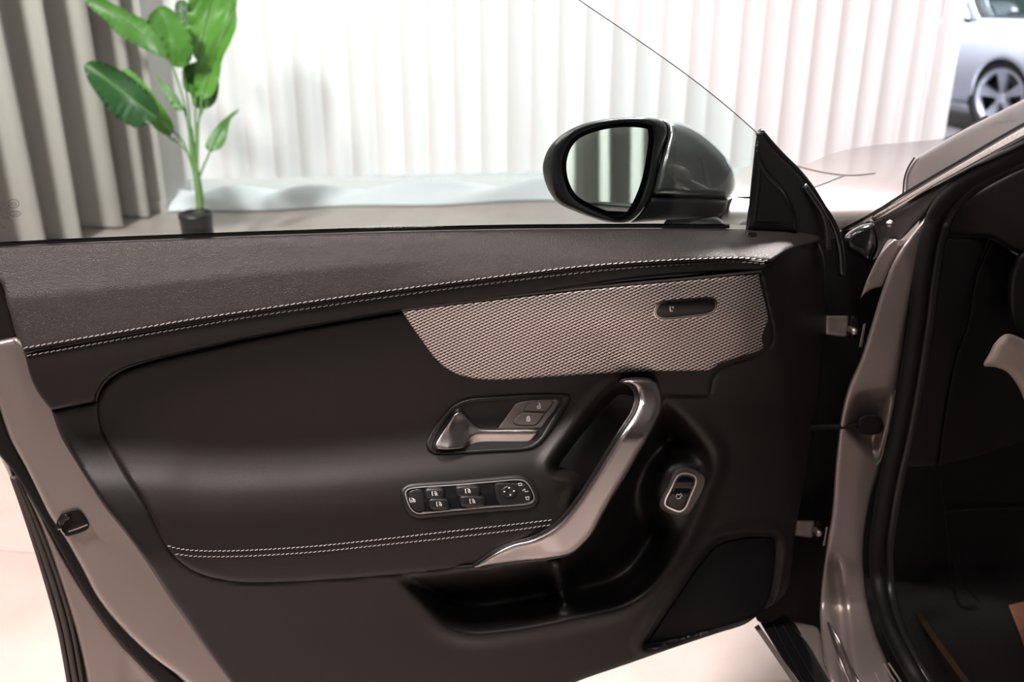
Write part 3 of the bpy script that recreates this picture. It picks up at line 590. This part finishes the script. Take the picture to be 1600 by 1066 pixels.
ribbon('mirror_symbol', [[(810, 755.5), (815, 755), (815.6, 758.5), (811, 759), (810, 755.5)], [(816.5, 767), (820, 764), (820, 768.5), (825.5, 768)], [(821, 777), (826.6, 776.4), (826.4, 780.6), (822.6, 781), (821, 777)]], .9, lambda x, y: WB(x, y)+.006, DOOR, M['white'], pd, .0005)
# pull handle
PH = spl([(972, 596, 1), (985, 593), (1003, 592), (1018, 594), (1029, 602), (1034.5, 617), (1034, 640), (1027, 657), (1014, 681), (998, 708), (973, 752), (945, 800), (926, 834), (912, 850), (900, 861), (888, 867), (860, 873), (800, 880), (736, 889, 1), (752, 877), (775, 862), (800, 850), (830, 842), (852, 832), (870, 820), (886, 804), (906, 778), (926, 748), (950, 709), (975, 668), (990, 644), (996, 625), (994, 611), (986, 602)], 4)
def wph(x, y):
    k = ss(600, 690, y); b_ = .072+.036*k; return b_*(1-ss(880, 800, x)) + (WB(x, y)+.010)*ss(880, 800, x)
hdl = patch('pull_handle', PH, lambda x, y: wph(x, y), DOOR, M['silver'], door, r=9, drop=.010, step=5, back=.018, raw=True, label='satin silver pull handle')
patch('handle_liner', grow(PH, 2.2)-np.array([3.2, 0]), lambda x, y: wph(x, y)-.008, DOOR, M['satinblack'], hdl, r=3, drop=.002, step=8, back=.03, raw=True, label='black inner liner')
# boot-release switch
TB = spl([(1059, 731), (1072, 729), (1090, 736), (1101, 746), (1100, 760), (1088, 785), (1075, 803), (1062, 806), (1045, 802), (1031, 793), (1031, 784), (1045, 757), (1052, 738)], 3)
wt = lambda x, y: wtrim(x, y)
tb = patch('boot_switch_bezel', TB, lambda x, y: wt(x, y)+.004, DOOR, M['padgrey'], door, r=4, drop=.003, step=6, back=.02, raw=True, label='warm grey bezel round the boot switch')
TC = spl([(1059, 744), (1068, 740), (1083, 743), (1087.5, 748), (1087, 756), (1079, 776), (1070, 795), (1062, 799.5), (1050, 796), (1040, 790), (1039.5, 783), (1048, 765)], 3)
ribbon('chrome_frame', [np.vstack([TC, TC[:1]])], 2.3, lambda x, y: wt(x, y)+.004, DOOR, M['chrometrim'], tb, .0018, label='thin chrome frame')
patch('rocker_switch', grow(TC, -3), lambda x, y: wt(x, y)+.0046+.003*np.sin((y-745)/50*math.pi*1.0)-.004*np.exp(-((y-762)/4)**2), DOOR, M['gloss'], tb, r=2, drop=.001, step=3.5, back=.003, raw=True)
ribbon('boot_symbol', [[(1056, 777), (1058, 772.5), (1062, 773.5), (1064, 771)], [(1057, 778.5), (1059, 779.5), (1063, 778.5), (1063.6, 775.5)], [(1065, 773), (1066, 776)]], 1.2, lambda x, y: wt(x, y)+.009, DOOR, M['white'], tb, .0006)
# painted shell, latch, seals
SH = [(-60, 545, 1), (0, 531), (24, 526, 1), (60, 560), (120, 690), (240, 850), (400, 1085, 1), (308, 1085, 1), (290, 1066), (230, 1020), (180, 970), (150, 930), (128, 888), (102, 842), (78, 806), (60, 770), (40, 730), (18, 690), (8, 665), (-4, 628), (-30, 560)]
patch('door_shell', SH, lambda x, y: -.004+.0*x, DOOR, M['paint'], door, r=11, drop=.012, step=10, back=.03, label='grey painted metal door frame')
lt = patch('door_latch', [(96, 803, 1), (120, 796), (126, 799), (139, 822), (137, 827), (112, 837), (103, 838), (96, 830), (88, 826), (89, 815)], .0, DOOR, M['black'], door, r=3, drop=.002, step=5, back=.012)
ribbon('latch_fork', [[(107, 831), (122, 826), (137, 820)], [(90, 828), (95, 827), (97, 832), (101, 836)]], 2.2, .001, DOOR, M['steel'], lt, .004)
patch('latch_hook', [(97, 806), (107, 804), (111, 811), (103, 815), (97, 822), (91, 818)], .004, DOOR, M['gloss'], lt, r=3, drop=.003, step=4, back=.006)
patch('rear_edge_cover', [(-60, 386, 1), (0, 388, 1), (6, 440), (14, 480), (26, 526, 1), (0, 533), (-60, 547, 1)], -.012, DOOR, M['leather2'], door, r=4, drop=.004, step=10, back=.02)
BN = [(-60, 560, 1), (-20, 600), (0, 640), (20, 690), (70, 780), (130, 880), (190, 975), (310, 1085, 1), (262, 1085, 1), (245, 1066), (210, 1030), (172, 985), (140, 940), (110, 890), (86, 846), (60, 800), (30, 751), (14, 729), (0, 712), (-60, 640, 1)]
patch('door_seal', BN, -.024, DOOR, M['black'], door, r=5, drop=.006, step=10, back=.02, label='black rubber door seal')
FL = [(30, 752, 1), (60, 796), (100, 870), (150, 950), (200, 1015), (270, 1085, 1), (138, 1085, 1), (133, 1050), (118, 985), (98, 920), (78, 860), (55, 802)]
patch('door_flange', FL, lambda x, y: -.045-.006*ss(0, 22, sdf(x, y, spl([(182, 1085, 1), (181, 1030), (190, 1011), (204, 1012), (250, 1085, 1)], 4))), DOOR, M['paint'], door, r=8, drop=.01, step=6, back=.03, label='grey painted outer flange')
RB = [(14, 729, 1), (32, 754), (58, 806), (80, 868), (100, 928), (120, 992), (134, 1050), (140, 1085, 1), (106, 1085, 1), (102, 1055), (88, 980), (62, 885), (32, 785)]
patch('weatherstrip', RB, lambda x, y: -.055, DOOR, M['black'], door, r=3, drop=.004, step=8, back=.02)
for dx, rr in ((4, .0035), (14, .0045), (24, .003)):
    ptube('weatherstrip_rib', [(18+dx*.3, 745), (36+dx*.6, 800), (62+dx*.9, 885), (88+dx, 980), (102+dx, 1055), (106+dx, 1080)], -.052, DOOR, rr, M['ribrubber'], door)
SKN = [(-60, 400, 1), (400, 385), (1150, 372, 1), (1235, 500), (1235, 700), (1190, 900), (1100, 985), (880, 1060), (860, 1080, 1), (130, 1080, 1), (60, 870), (0, 715), (-60, 640, 1)]
patch('door_skin', SKN, lambda x, y: -.11-.02*np.sin((y-380)/700*math.pi), DOOR, M['paintgloss'], door, r=12, drop=.02, step=30, back=.008, close=True)
# glass
GL = [(-70, -60, 1), (822, -60, 1), (905, 0), (990, 58), (1080, 122), (1140, 170), (1182, 207, 1), (1166, 362, 1), (1000, 360), (600, 365), (0, 388), (-70, 391, 1)]
wg = lambda x, y: -.012-.0*x
gl = patch('window_glass', GL, wg, DOOR, M['glass'], door, r=2, drop=0, step=60, back=.004, close=True, label='clear green-tinted window pane')
ribbon('glass_edge', [spl([(822, -60), (905, 0), (990, 58), (1080, 122), (1140, 170), (1182, 207)], 10, False)], 1.6, -.0125, DOOR, M['padgrey'], gl, .001)
# marks etched on the pane (seen from behind, so mirrored)
def ell(cx, cy, a_, b2, n=28): return [(cx+a_*math.cos(t), cy+b2*math.sin(t)) for t in np.linspace(0, 2*math.pi, n)]
mk = [ell(21, 318.6, 8.6, 6.6), ell(23.6, 334.3, 8.2, 4.8)]
mk += [[(20.5, 316), (25.5, 315.6), (25.8, 321.4), (21, 321.6)], [(21.5, 318.6), (25.6, 318.4)], [(16, 317), (19, 317), (19, 320.6), (16, 320.6), (16, 317)]]
for k in range(3): mk.append([(19.4+k*3, 331.6), (21.6+k*3, 332), (22.2+k*3, 334.5), (21.6+k*3, 336.8), (19.4+k*3, 336.6)])
ribbon('etched_mark', mk, .9, -.0118, DOOR, mat('grey glass print', (.05, .04, .04), .7), gl, .0003)
def gtext(s, px, py, h):
    c = bpy.data.curves.new('t', 'FONT'); c.body = s; c.size = 1; ob = bpy.data.objects.new('t', c); COL.objects.link(ob)
    dg = bpy.context.evaluated_depsgraph_get(); me = bpy.data.meshes.new_from_object(ob.evaluated_get(dg)); bpy.data.objects.remove(ob)
    co = np.array([v.co[:] for v in me.vertices]); X = px-co[:, 0]*h*1.35; Y = py-co[:, 1]*h*1.35
    P = DOOR(X, Y, -.0113)
    for v, p in zip(me.vertices, P): v.co = p
    me.update(); o = link('etched_text', me, bpy.data.materials['grey glass print'], gl, smooth=False)
for s_, x, y in (('A3', 9, 321.6), ('SO-001', 14, 327), ('TEMPER', 14.5, 332), ('T 000', 13, 337), ('AUC A', 15, 342), ('L', 1, 353), ('30', 10, 358)): gtext(s_, x, y, 5.2)
# mirror sail panel
SL = [(1183, 206, 1), (1190, 210), (1214, 240), (1245, 271), (1262, 292), (1283, 326), (1297, 350), (1306, 372, 1), (1290, 380), (1200, 366), (1165, 360, 1), (1172, 300), (1180, 225)]
sl = patch('mirror_sail', SL, lambda x, y: -.004-.012*ss(1240, 1300, x), DOOR, M['satinblack'], door, r=4, drop=.004, step=7, back=.02, label='black triangular corner cover')
SL2 = [(1186, 214, 1), (1186, 236), (1190, 248), (1201, 268), (1222, 290), (1237, 315), (1245, 342), (1247, 364, 1), (1167, 360, 1), (1174, 300), (1181, 230)]
patch('sail_panel', SL2, lambda x, y: .012, DOOR, M['gloss'], sl, r=11, drop=.016, step=6, back=.006)
ptube('door_edge_seal', [(1186, 206), (1215, 239), (1246, 270), (1264, 292), (1286, 326), (1302, 352), (1312, 385), (1316, 430)], lambda x, y: -.012-.012*ss(1240, 1300, x), DOOR, .006, M['gloss'], door)
ptube('door_edge_seal', [(1256, 290), (1272, 312), (1286, 335), (1292, 360), (1293, 390)], -.004, DOOR, .0045, M['satinblack'], door)
sc_ = patch('trim_screw', ell(1175, 366, 8, 3.2, 17)[:-1], lambda x, y: wup(x, y)+.0035, DOOR, M['gloss'], door, r=2, drop=.001, step=3, back=.004)
# exterior mirror
MF = spl([(848, 265), (851, 246), (860, 228), (880, 209), (910, 194), (950, 186), (1000, 183), (1030, 187), (1040, 195), (1042, 207), (1037, 228), (1028, 262), (1018, 307), (1008, 322), (990, 342), (980, 347), (962, 348), (945, 346), (900, 331), (872, 317), (856, 295)], 4)
MG = spl([(885, 262), (887, 245), (893, 230), (906, 216), (937, 204), (969, 199), (1000, 199.5), (1012, 202, 1), (1013, 215), (1008, 255), (1000, 289), (987, 319), (977, 333), (966, 336), (947, 329), (919, 317), (900, 304), (889, 284)], 4)
wm = -.13
mr = patch('side_mirror', MF, lambda x, y: wm-.03*ss(1000, 1045, x)-.02*ss(870, 845, x), DOOR, M['satinblack'], door, r=11, drop=.014, step=7, back=.05, raw=True, holes=[grow(MG, 7)], label='black framed exterior mirror')
patch('mirror_well', grow(MG, 9), wm-.034, DOOR, M['black'], mr, r=2, drop=.0, step=14, back=.01, raw=True)
# mirror glass: flat plate turned towards the drapes
mc = DOOR(np.array(950.), np.array(270.), wm-.012); v = mc-CAM; v /= np.linalg.norm(v)
tgt = np.array([.14, -.97, .05]); tgt /= np.linalg.norm(tgt); nm = tgt-v; nm /= np.linalg.norm(nm)
MPL = Plane(mc, DOOR.n); 
nm_soft = nm
Lm = MG; dd = dirs(Lm[:, 0], Lm[:, 1])
def on_plane(px, py, off, n_):
    d = dirs(px, py); t = ((mc-CAM)@n_+off)/(d@n_); return CAM+d*np.asarray(t)[..., None]
patch('mirror_glass', MG, 0., lambda x, y, w_: on_plane(x, y, w_, nm_soft), M['mirror'], mr, r=2, drop=.0, step=40, back=.003, raw=True, label='reflecting mirror glass')
CP = [(1030, 187, 1), (1060, 190), (1090, 204), (1115, 224), (1135, 246), (1145, 265), (1149, 286), (1147, 300), (1138, 313, 1), (1100, 311.5), (1016, 307.5, 1), (1028, 262), (1037, 228), (1042, 207), (1040, 195)]
def wcap(x, y): return wm-.012-.09*((np.clip(x-1020, 0, 200))/130.)**1.7-.04*ss(230, 186, y)*0-.035*(np.clip(300-y, 0, 200)/110)**2
patch('mirror_cap', CP, wcap, DOOR, M['mirrorcap'], mr, r=12, drop=.03, step=5, back=.03, label='dark grey painted mirror cap')
patch('mirror_base', [(1016, 307, 1), (1100, 311), (1138, 313, 1), (1133, 330), (1126, 337), (1100, 341), (1040, 344), (985, 348, 1), (996, 338), (1008, 322)], lambda x, y: wm-.016-.07*((np.clip(x-1020, 0, 200))/130.)**1.7, DOOR, M['satinblack'], mr, r=7, drop=.012, step=6, back=.05)
patch('mirror_foot', [(1045, 340, 1), (1120, 338, 1), (1134, 352), (1136, 366, 1), (1030, 366, 1), (1036, 350)], wm-.05, DOOR, M['mirrorcap'], mr, r=5, drop=.01, step=8, back=.03)
# ================================================================ THE CAR THE DOOR BELONGS TO
cb = JAMB(np.array(1330.), np.array(1000.), 0.)
car = thing('car', 'grey metallic car body whose front door stands open', 'car', (cb[0], cb[1], 0))
def hfen(x, y): return .93-.03*ss(1260, 1100, x)-.05*ss(300, 350, y)*ss(1300, 1120, x)+.012*np.sin((x-1150)/260*math.pi)
FE = [(1112, 356, 1), (1118, 318), (1134, 284), (1160, 262), (1200, 256), (1245, 258), (1290, 268), (1330, 272), (1380, 268), (1410, 255), (1440, 240), (1500, 212), (1480, 260), (1365, 338), (1318, 361), (1304, 362, 1), (1240, 366), (1170, 364)]
FE = [(1112, 350, 1), (1116, 318), (1134, 284), (1160, 262), (1200, 256), (1245, 258), (1290, 268), (1330, 272), (1372, 269), (1405, 258), (1440, 243), (1470, 262, 1), (1365, 340), (1325, 360), (1304, 359, 1), (1240, 358), (1170, 352, 1)]
patch('fender', FE, lambda x, y: .93-.042*(np.clip(y-262, 0, 100)/85)**2, HMAP, M['paintgloss'], car, r=6, drop=0, step=9, back=.006, label='glossy grey front fender')
HD = [(1236, 257, 1), (1262, 255), (1300, 240), (1350, 229), (1420, 222), (1480, 214), (1540, 180, 1), (1560, 190, 1), (1480, 232), (1440, 246), (1405, 259.5), (1372, 270.5), (1330, 273.5), (1290, 269.5)]
patch('hood', HD, lambda x, y: .929+0*x, HMAP, M['paintgloss'], car, r=5, drop=0, step=9, back=.004, label='glossy grey hood')
ribbon('panel_gap', [spl([(1268, 293), (1295, 283), (1322, 272)], 5, False), spl([(1238, 257), (1290, 269), (1330, 273), (1368, 270)], 5, False)], 1.2, lambda x, y: .9304-.042*(np.clip(y-262, 0, 100)/85)**2, HMAP, M['padgrey'], car, .0006)
# A pillar
def wap(x, y): return -.06+.42*np.clip((x-1410)/200., -.3, 1.5)
AP = [(1412, 296, 1), (1414, 275), (1420, 260), (1430, 247, 1), (1500, 206), (1600, 155), (1860, 24, 1), (1860, 72, 1), (1600, 204), (1500, 262), (1414, 316, 1)]
patch('a_pillar', AP, wap, JAMB, M['paintgloss'], car, r=7, drop=.012, step=8, back=.03, label='glossy grey windscreen pillar')
ribbon('pillar_gap', [spl([(1429, 246), (1419, 262), (1413, 280), (1411, 303)], 5, False)], 2.6, lambda x, y: wap(x, y)+.002, JAMB, M['black'], car, .002)
CH = [(1361, 342, 1), (1364, 336), (1400, 314), (1450, 284), (1500, 255), (1600, 197), (1860, 61, 1), (1860, 78, 1), (1600, 213), (1500, 268), (1450, 296), (1375, 342), (1366, 346)]
patch('window_trim', CH, lambda x, y: wap(x, y)+.006, JAMB, M['chrome'], car, r=4, drop=.004, step=8, back=.01, label='bright chrome strip along the pillar')
ribbon('pillar_seal', [spl([(1316, 360), (1362, 335), (1400, 311), (1450, 281), (1500, 252), (1600, 194), (1860, 58)], 8, False)], 5, lambda x, y: wap(x, y)+.004, JAMB, M['black'], car, .004)
DF = [(1314, 361, 1), (1326, 358), (1352, 343), (1364, 345, 1), (1450, 296), (1500, 268), (1600, 212), (1860, 76, 1), (1860, 140, 1), (1700, 196), (1600, 246), (1540, 262), (1500, 280), (1470, 305), (1450, 330), (1420, 362), (1404, 376), (1390, 374), (1372, 402), (1352, 440), (1342, 470), (1330, 500), (1300, 520), (1296, 440), (1300, 380)]
patch('door_frame_cover', DF, lambda x, y: wap(x, y)*.9-.03, JAMB, M['satinblack'], car, r=6, drop=.008, step=9, back=.03, label='black plastic frame behind the chrome strip')
lathe('cowl_bolt', [(0, .006), (.004, .006), (.006, 0)], JAMB(np.array(1390.), np.array(350.), .03), JAMB.n, M['steel'], car, 12)
patch('hinge_cover', [(1318, 372), (1345, 352), (1366, 350), (1373, 370), (1372, 392), (1358, 412), (1340, 400), (1324, 392)], -.035, JAMB, M['gloss'], car, r=12, drop=.025, step=5, back=.02)
# fender inner edge, light wedge
patch('fender_edge', [(1397, 374, 1), (1384, 386), (1372, 402), (1356, 434), (1344, 467, 1), (1354, 457), (1368, 450), (1379, 448, 1), (1396, 410), (1426, 366), (1412, 376)], -.01, JAMB, M['paint'], car, r=3, drop=.004, step=7, back=.01)
# black cavity behind the hinges
patch('hinge_cavity', [(1250, 372, 1), (1310, 362), (1345, 380), (1400, 440, 1), (1370, 540), (1340, 620), (1322, 760), (1310, 900), (1300, 1000), (1295, 1015), (1245, 990), (1196, 976), (1182, 968), (1180, 900), (1200, 600)], -.09, JAMB, M['black'], car, r=5, drop=.0, step=30, back=.01, label='black liner behind the hinges')
JB = [(1432, 356, 1), (1412, 382), (1396, 409), (1381, 446), (1373, 470), (1358, 520), (1345, 560), (1326, 604), (1314, 652), (1306, 720), (1300, 800), (1291, 860), (1284, 915), (1281, 960), (1285, 1010), (1300, 1085, 1), (1400, 1085, 1), (1388, 1040), (1368, 990), (1354, 930), (1349, 860), (1358, 790), (1377, 720), (1392, 660), (1402, 600), (1413, 520), (1424, 460), (1436, 408), (1448, 374), (1462, 340, 1), (1452, 332, 1)]
BOWL = spl([(1326, 632), (1340, 612), (1368, 606), (1390, 608), (1397, 616), (1390, 660), (1378, 706), (1368, 722), (1350, 708), (1330, 690), (1318, 668)], 4)
def wjb(x, y):
    return .0+.012*np.sin((y-340)/90)-.022*ss(0, 22, sdf(x, y, BOWL))+.20*ss(930, 1090, y)-.02*ss(0, 1, np.exp(-((x-1305-(y-900)*.12)/9)**2)*ss(850, 900, y))
jb = patch('door_pillar', JB, wjb, JAMB, M['paint'], car, r=6, drop=.008, step=5, back=.04, label='grey painted door pillar')
ribbon('pillar_flange', [spl([(1399, 610), (1393, 640), (1384, 685), (1376, 718), (1369, 726)], 5, False)], 2.4, lambda x, y: .012, JAMB, M['steel'], car, .004)
# hinges and check strap
for hx, hy, k in ((1289, 493, 1.0), (1243, 813, .8)):
    hg = patch('door_hinge', [(hx, hy, 1), (hx+36*k-2, hy, 1), (hx+37*k, hy+3), (hx+36*k, hy+32*k, 1), (hx+30*k, hy+34*k), (hx, hy+30*k, 1)], -.035, JAMB, M['paint'], car, r=4, drop=.005, step=6, back=.02, label='grey painted hinge')
    patch('hinge_knuckle', [(hx+38*k, hy+2), (hx+46*k, hy), (hx+52*k, hy+12*k), (hx+50*k, hy+34*k), (hx+40*k, hy+38*k)], -.03, JAMB, M['black'], hg, r=5, drop=.01, step=4, back=.02)
    lathe('hinge_bolt', [(0, .008), (.003, .008), (.006, .004), (.006, -.01)], JAMB(np.array(hx+44*k), np.array(hy+24*k), -.024), JAMB.n, M['steel'], hg, 16)
    patch('hinge_tab', [(hx+60*k, hy+13*k, 1), (hx+64*k, hy+13*k, 1), (hx+58*k, hy+50*k, 1), (hx+53*k, hy+50*k, 1)], -.02, JAMB, M['steel'], hg, r=1.5, drop=.001, step=4, back=.01)
ck = ptube('check_strap', [(1225, 672), (1262, 668), (1310, 667), (1350, 664)], -.01, JAMB, .0045, M['black'], car)
patch('strap_block', [(1340, 655), (1352, 648), (1372, 650), (1380, 660), (1378, 675), (1360, 680), (1342, 675)], .004, JAMB, M['black'], ck, r=5, drop=.008, step=4, back=.02)
# sill
def wsl(x, y): return -.02+.26*np.clip((y-955)/120, 0, 1.2)
patch('sill_cover', [(1188, 974, 1), (1204, 972), (1228, 962), (1240, 980), (1262, 1006), (1282, 1040), (1310, 1085, 1), (1262, 1085, 1), (1222, 1030)], wsl, JAMB, M['gloss'], car, r=5, drop=.008, step=8, back=.05, label='black sill cover')
for q in ((1208, 976, 1262, 1080), (1222, 976, 1282, 1080)):
    ribbon('sill_groove', [spl([(q[0], q[1]), ((q[0]+q[2])/2, (q[1]+q[3])/2), (q[2], q[3])], 6, False)], 1.4, lambda x, y: wsl(x, y)+.001, JAMB, M['satinblack'], car, .004)
ribbon('sill_edge_strip', [spl([(1182, 978), (1200, 1004), (1226, 1042), (1250, 1078)], 6, False)], 8, lambda x, y: wsl(x, y)-.004, JAMB, M['paint'], car, .004)
patch('sill_panel', [(1240, 972, 1), (1262, 976), (1278, 982), (1290, 1040), (1306, 1085, 1), (1296, 1085, 1), (1262, 1010)], lambda x, y: wsl(x, y)-.012, JAMB, M['paint'], car, r=4, drop=.006, step=7, back=.02)
for q in ([(1295, 975), (1304, 1005), (1316, 1040), (1334, 1080)], [(1294, 974), (1310, 1000), (1330, 1045), (1350, 1082)]):
    ptube('sill_ridge', q, lambda x, y: wjb(x, y)+.006, JAMB, .0024, M['steel'], car)
for q in ([(1367, 1051), (1380, 1080)], [(1380, 1037), (1395, 1060), (1410, 1084)], [(1388, 1036), (1404, 1060), (1418, 1084)]):
    ribbon('sill_plate', [spl(q, 5, False) if len(q) > 2 else q], 3.0, .30, JAMB, M['steel'], car, .003)
# body opening seal
SEAL = [(1860, 110), (1760, 156), (1680, 196), (1600, 236), (1545, 262), (1500, 290), (1468, 325), (1452, 365), (1442, 420), (1432, 500), (1420, 580), (1404, 670), (1388, 740), (1377, 800), (1370, 860), (1374, 920), (1392, 985), (1420, 1040), (1450, 1090)]
Ls = spl(SEAL, 10, False)
def wse(x, y): return .02+.34*np.clip((x-1460)/200, 0, 1.4)*ss(420, 340, y)+.22*ss(880, 1090, y)
tube('opening_seal', JAMB(Ls[:, 0], Ls[:, 1], wse(Ls[:, 0], Ls[:, 1])), .0125, M['black'], car, 'thick black rubber opening seal')
Ls2 = Ls+np.array([17, 6]); tube('opening_seal', JAMB(Ls2[:, 0], Ls2[:, 1], wse(Ls[:, 0], Ls[:, 1])-.012), .010, M['satinblack'], car)
# interior beyond the seal
IN = [(1440, 330), (1520, 285), (1600, 240), (1700, 195), (1900, 130), (2300, 130), (2300, 1300), (1700, 1130), (1360, 1130), (1340, 1000), (1335, 900), (1345, 800), (1375, 690), (1400, 520), (1425, 400)]
patch('footwell_liner', IN, lambda x, y: -.16+.13*ss(880, 1000, y), JAMB, M['carpet'], car, r=5, drop=0, step=40, back=.02, raw=True, label='black carpeted footwell')
SD = [(1462, 372, 1), (1545, 372, 1), (1520, 440), (1510, 500), (1490, 560), (1475, 640), (1462, 728, 1), (1414, 730, 1), (1430, 620), (1446, 500), (1452, 420)]
patch('dash_end_panel', SD, -.03, JAMB, M['hollow'], car, r=4, drop=.004, step=10, back=.03)
DS = [(1546, 370, 1), (1492, 366), (1470, 360), (1480, 330), (1540, 290), (1700, 225), (2100, 215, 1), (2100, 500, 1), (1750, 460), (1650, 425), (1600, 400)]
patch('dashboard', DS, lambda x, y: -.02+.10*ss(1500, 1700, x), JAMB, M['black'], car, r=8, drop=.015, step=12, back=.05)
LD = [(1547, 374, 1), (1600, 402), (1700, 445), (2100, 480, 1), (2100, 640, 1), (1750, 650), (1600, 690), (1530, 712), (1464, 728, 1), (1476, 640), (1492, 560), (1512, 500), (1522, 440)]
patch('lower_dashboard', LD, -.045, JAMB, M['black'], car, r=5, drop=.006, step=12, back=.03)
sw_c = SMAP(np.array(1662.), np.array(520.), 1.36)
th = np.linspace(0, 2*math.pi, 49); sn = np.array([-.35, -.85, .38]); sn /= np.linalg.norm(sn); e1 = np.cross(sn, (0, 0, 1.)); e1 /= np.linalg.norm(e1); e2 = np.cross(sn, e1)
patch('steering_column', [(1580, 420), (1600, 390), (1680, 380), (1700, 520), (1640, 545), (1590, 525), (1575, 480)], .04, JAMB, M['hollow'], car, r=10, drop=.02, step=10, back=.05)
patch('steering_wheel', [(1537, 571), (1546, 552), (1556, 534), (1572, 522), (1590, 526), (1620, 545), (1640, 600), (1640, 680), (1622, 676), (1604, 636), (1592, 606), (1574, 582), (1556, 574)], lambda x, y: .09+.0*x, JAMB, M['wheel_leather'], car, r=14, drop=.018, step=5, back=.02, close=True, label='light grey leather steering wheel rim')
box('roof', (.66, -1.2, 1.33), (1.9, 1.0, 1.39), M['paintgloss'], car, .02)  # roof, seats and rear side are unseen, added to block light from the right
box('seat_back', (.78, -.5, .35), (1.32, -.1, 1.1), M['leather2'], car, .08)
box('seat_cushion', (.78, -.1, .28), (1.32, .45, .5), M['leather2'], car, .06)
box('rear_door_side', (.56, -1.6, .25), (.66, -.15, .95), M['paintgloss'], car, .03)
ribbon('kick_panel_edge', [spl([(1468, 745), (1476, 800), (1484, 870), (1488, 920), (1500, 946), (1524, 946)], 6, False), spl([(1488, 872), (1502, 905), (1528, 938)], 6, False)], 1.4, lambda x, y: -.155+.13*ss(880, 1000, y), JAMB, M['plastic'], car, .003)
ribbon('seat_base_edge', [spl([(1478, 800), (1530, 796), (1600, 794), (1660, 792)], 6, False)], 2.0, -.155, JAMB, M['plastic'], car, .004)
patch('floor_mat', [(1576, 946, 1), (1640, 930, 1), (1660, 1085, 1), (1622, 1085, 1), (1600, 1010)], lambda x, y: -.15+.13*ss(880, 1000, y), JAMB, M['brown'], car, r=3, drop=.003, step=10, back=.01, label='tan carpet patch')
ribbon('painted_amber_glow', [spl([(1432, 952), (1452, 985), (1484, 1030), (1520, 1080)], 6, False)], 9, lambda x, y: -.15+.13*ss(880, 1000, y), JAMB, mat('painted amber glow', (.09, .055, .03), .4, .8), car, .003)  # bronze-coloured strip paints in the soft amber glow reflected near the sill
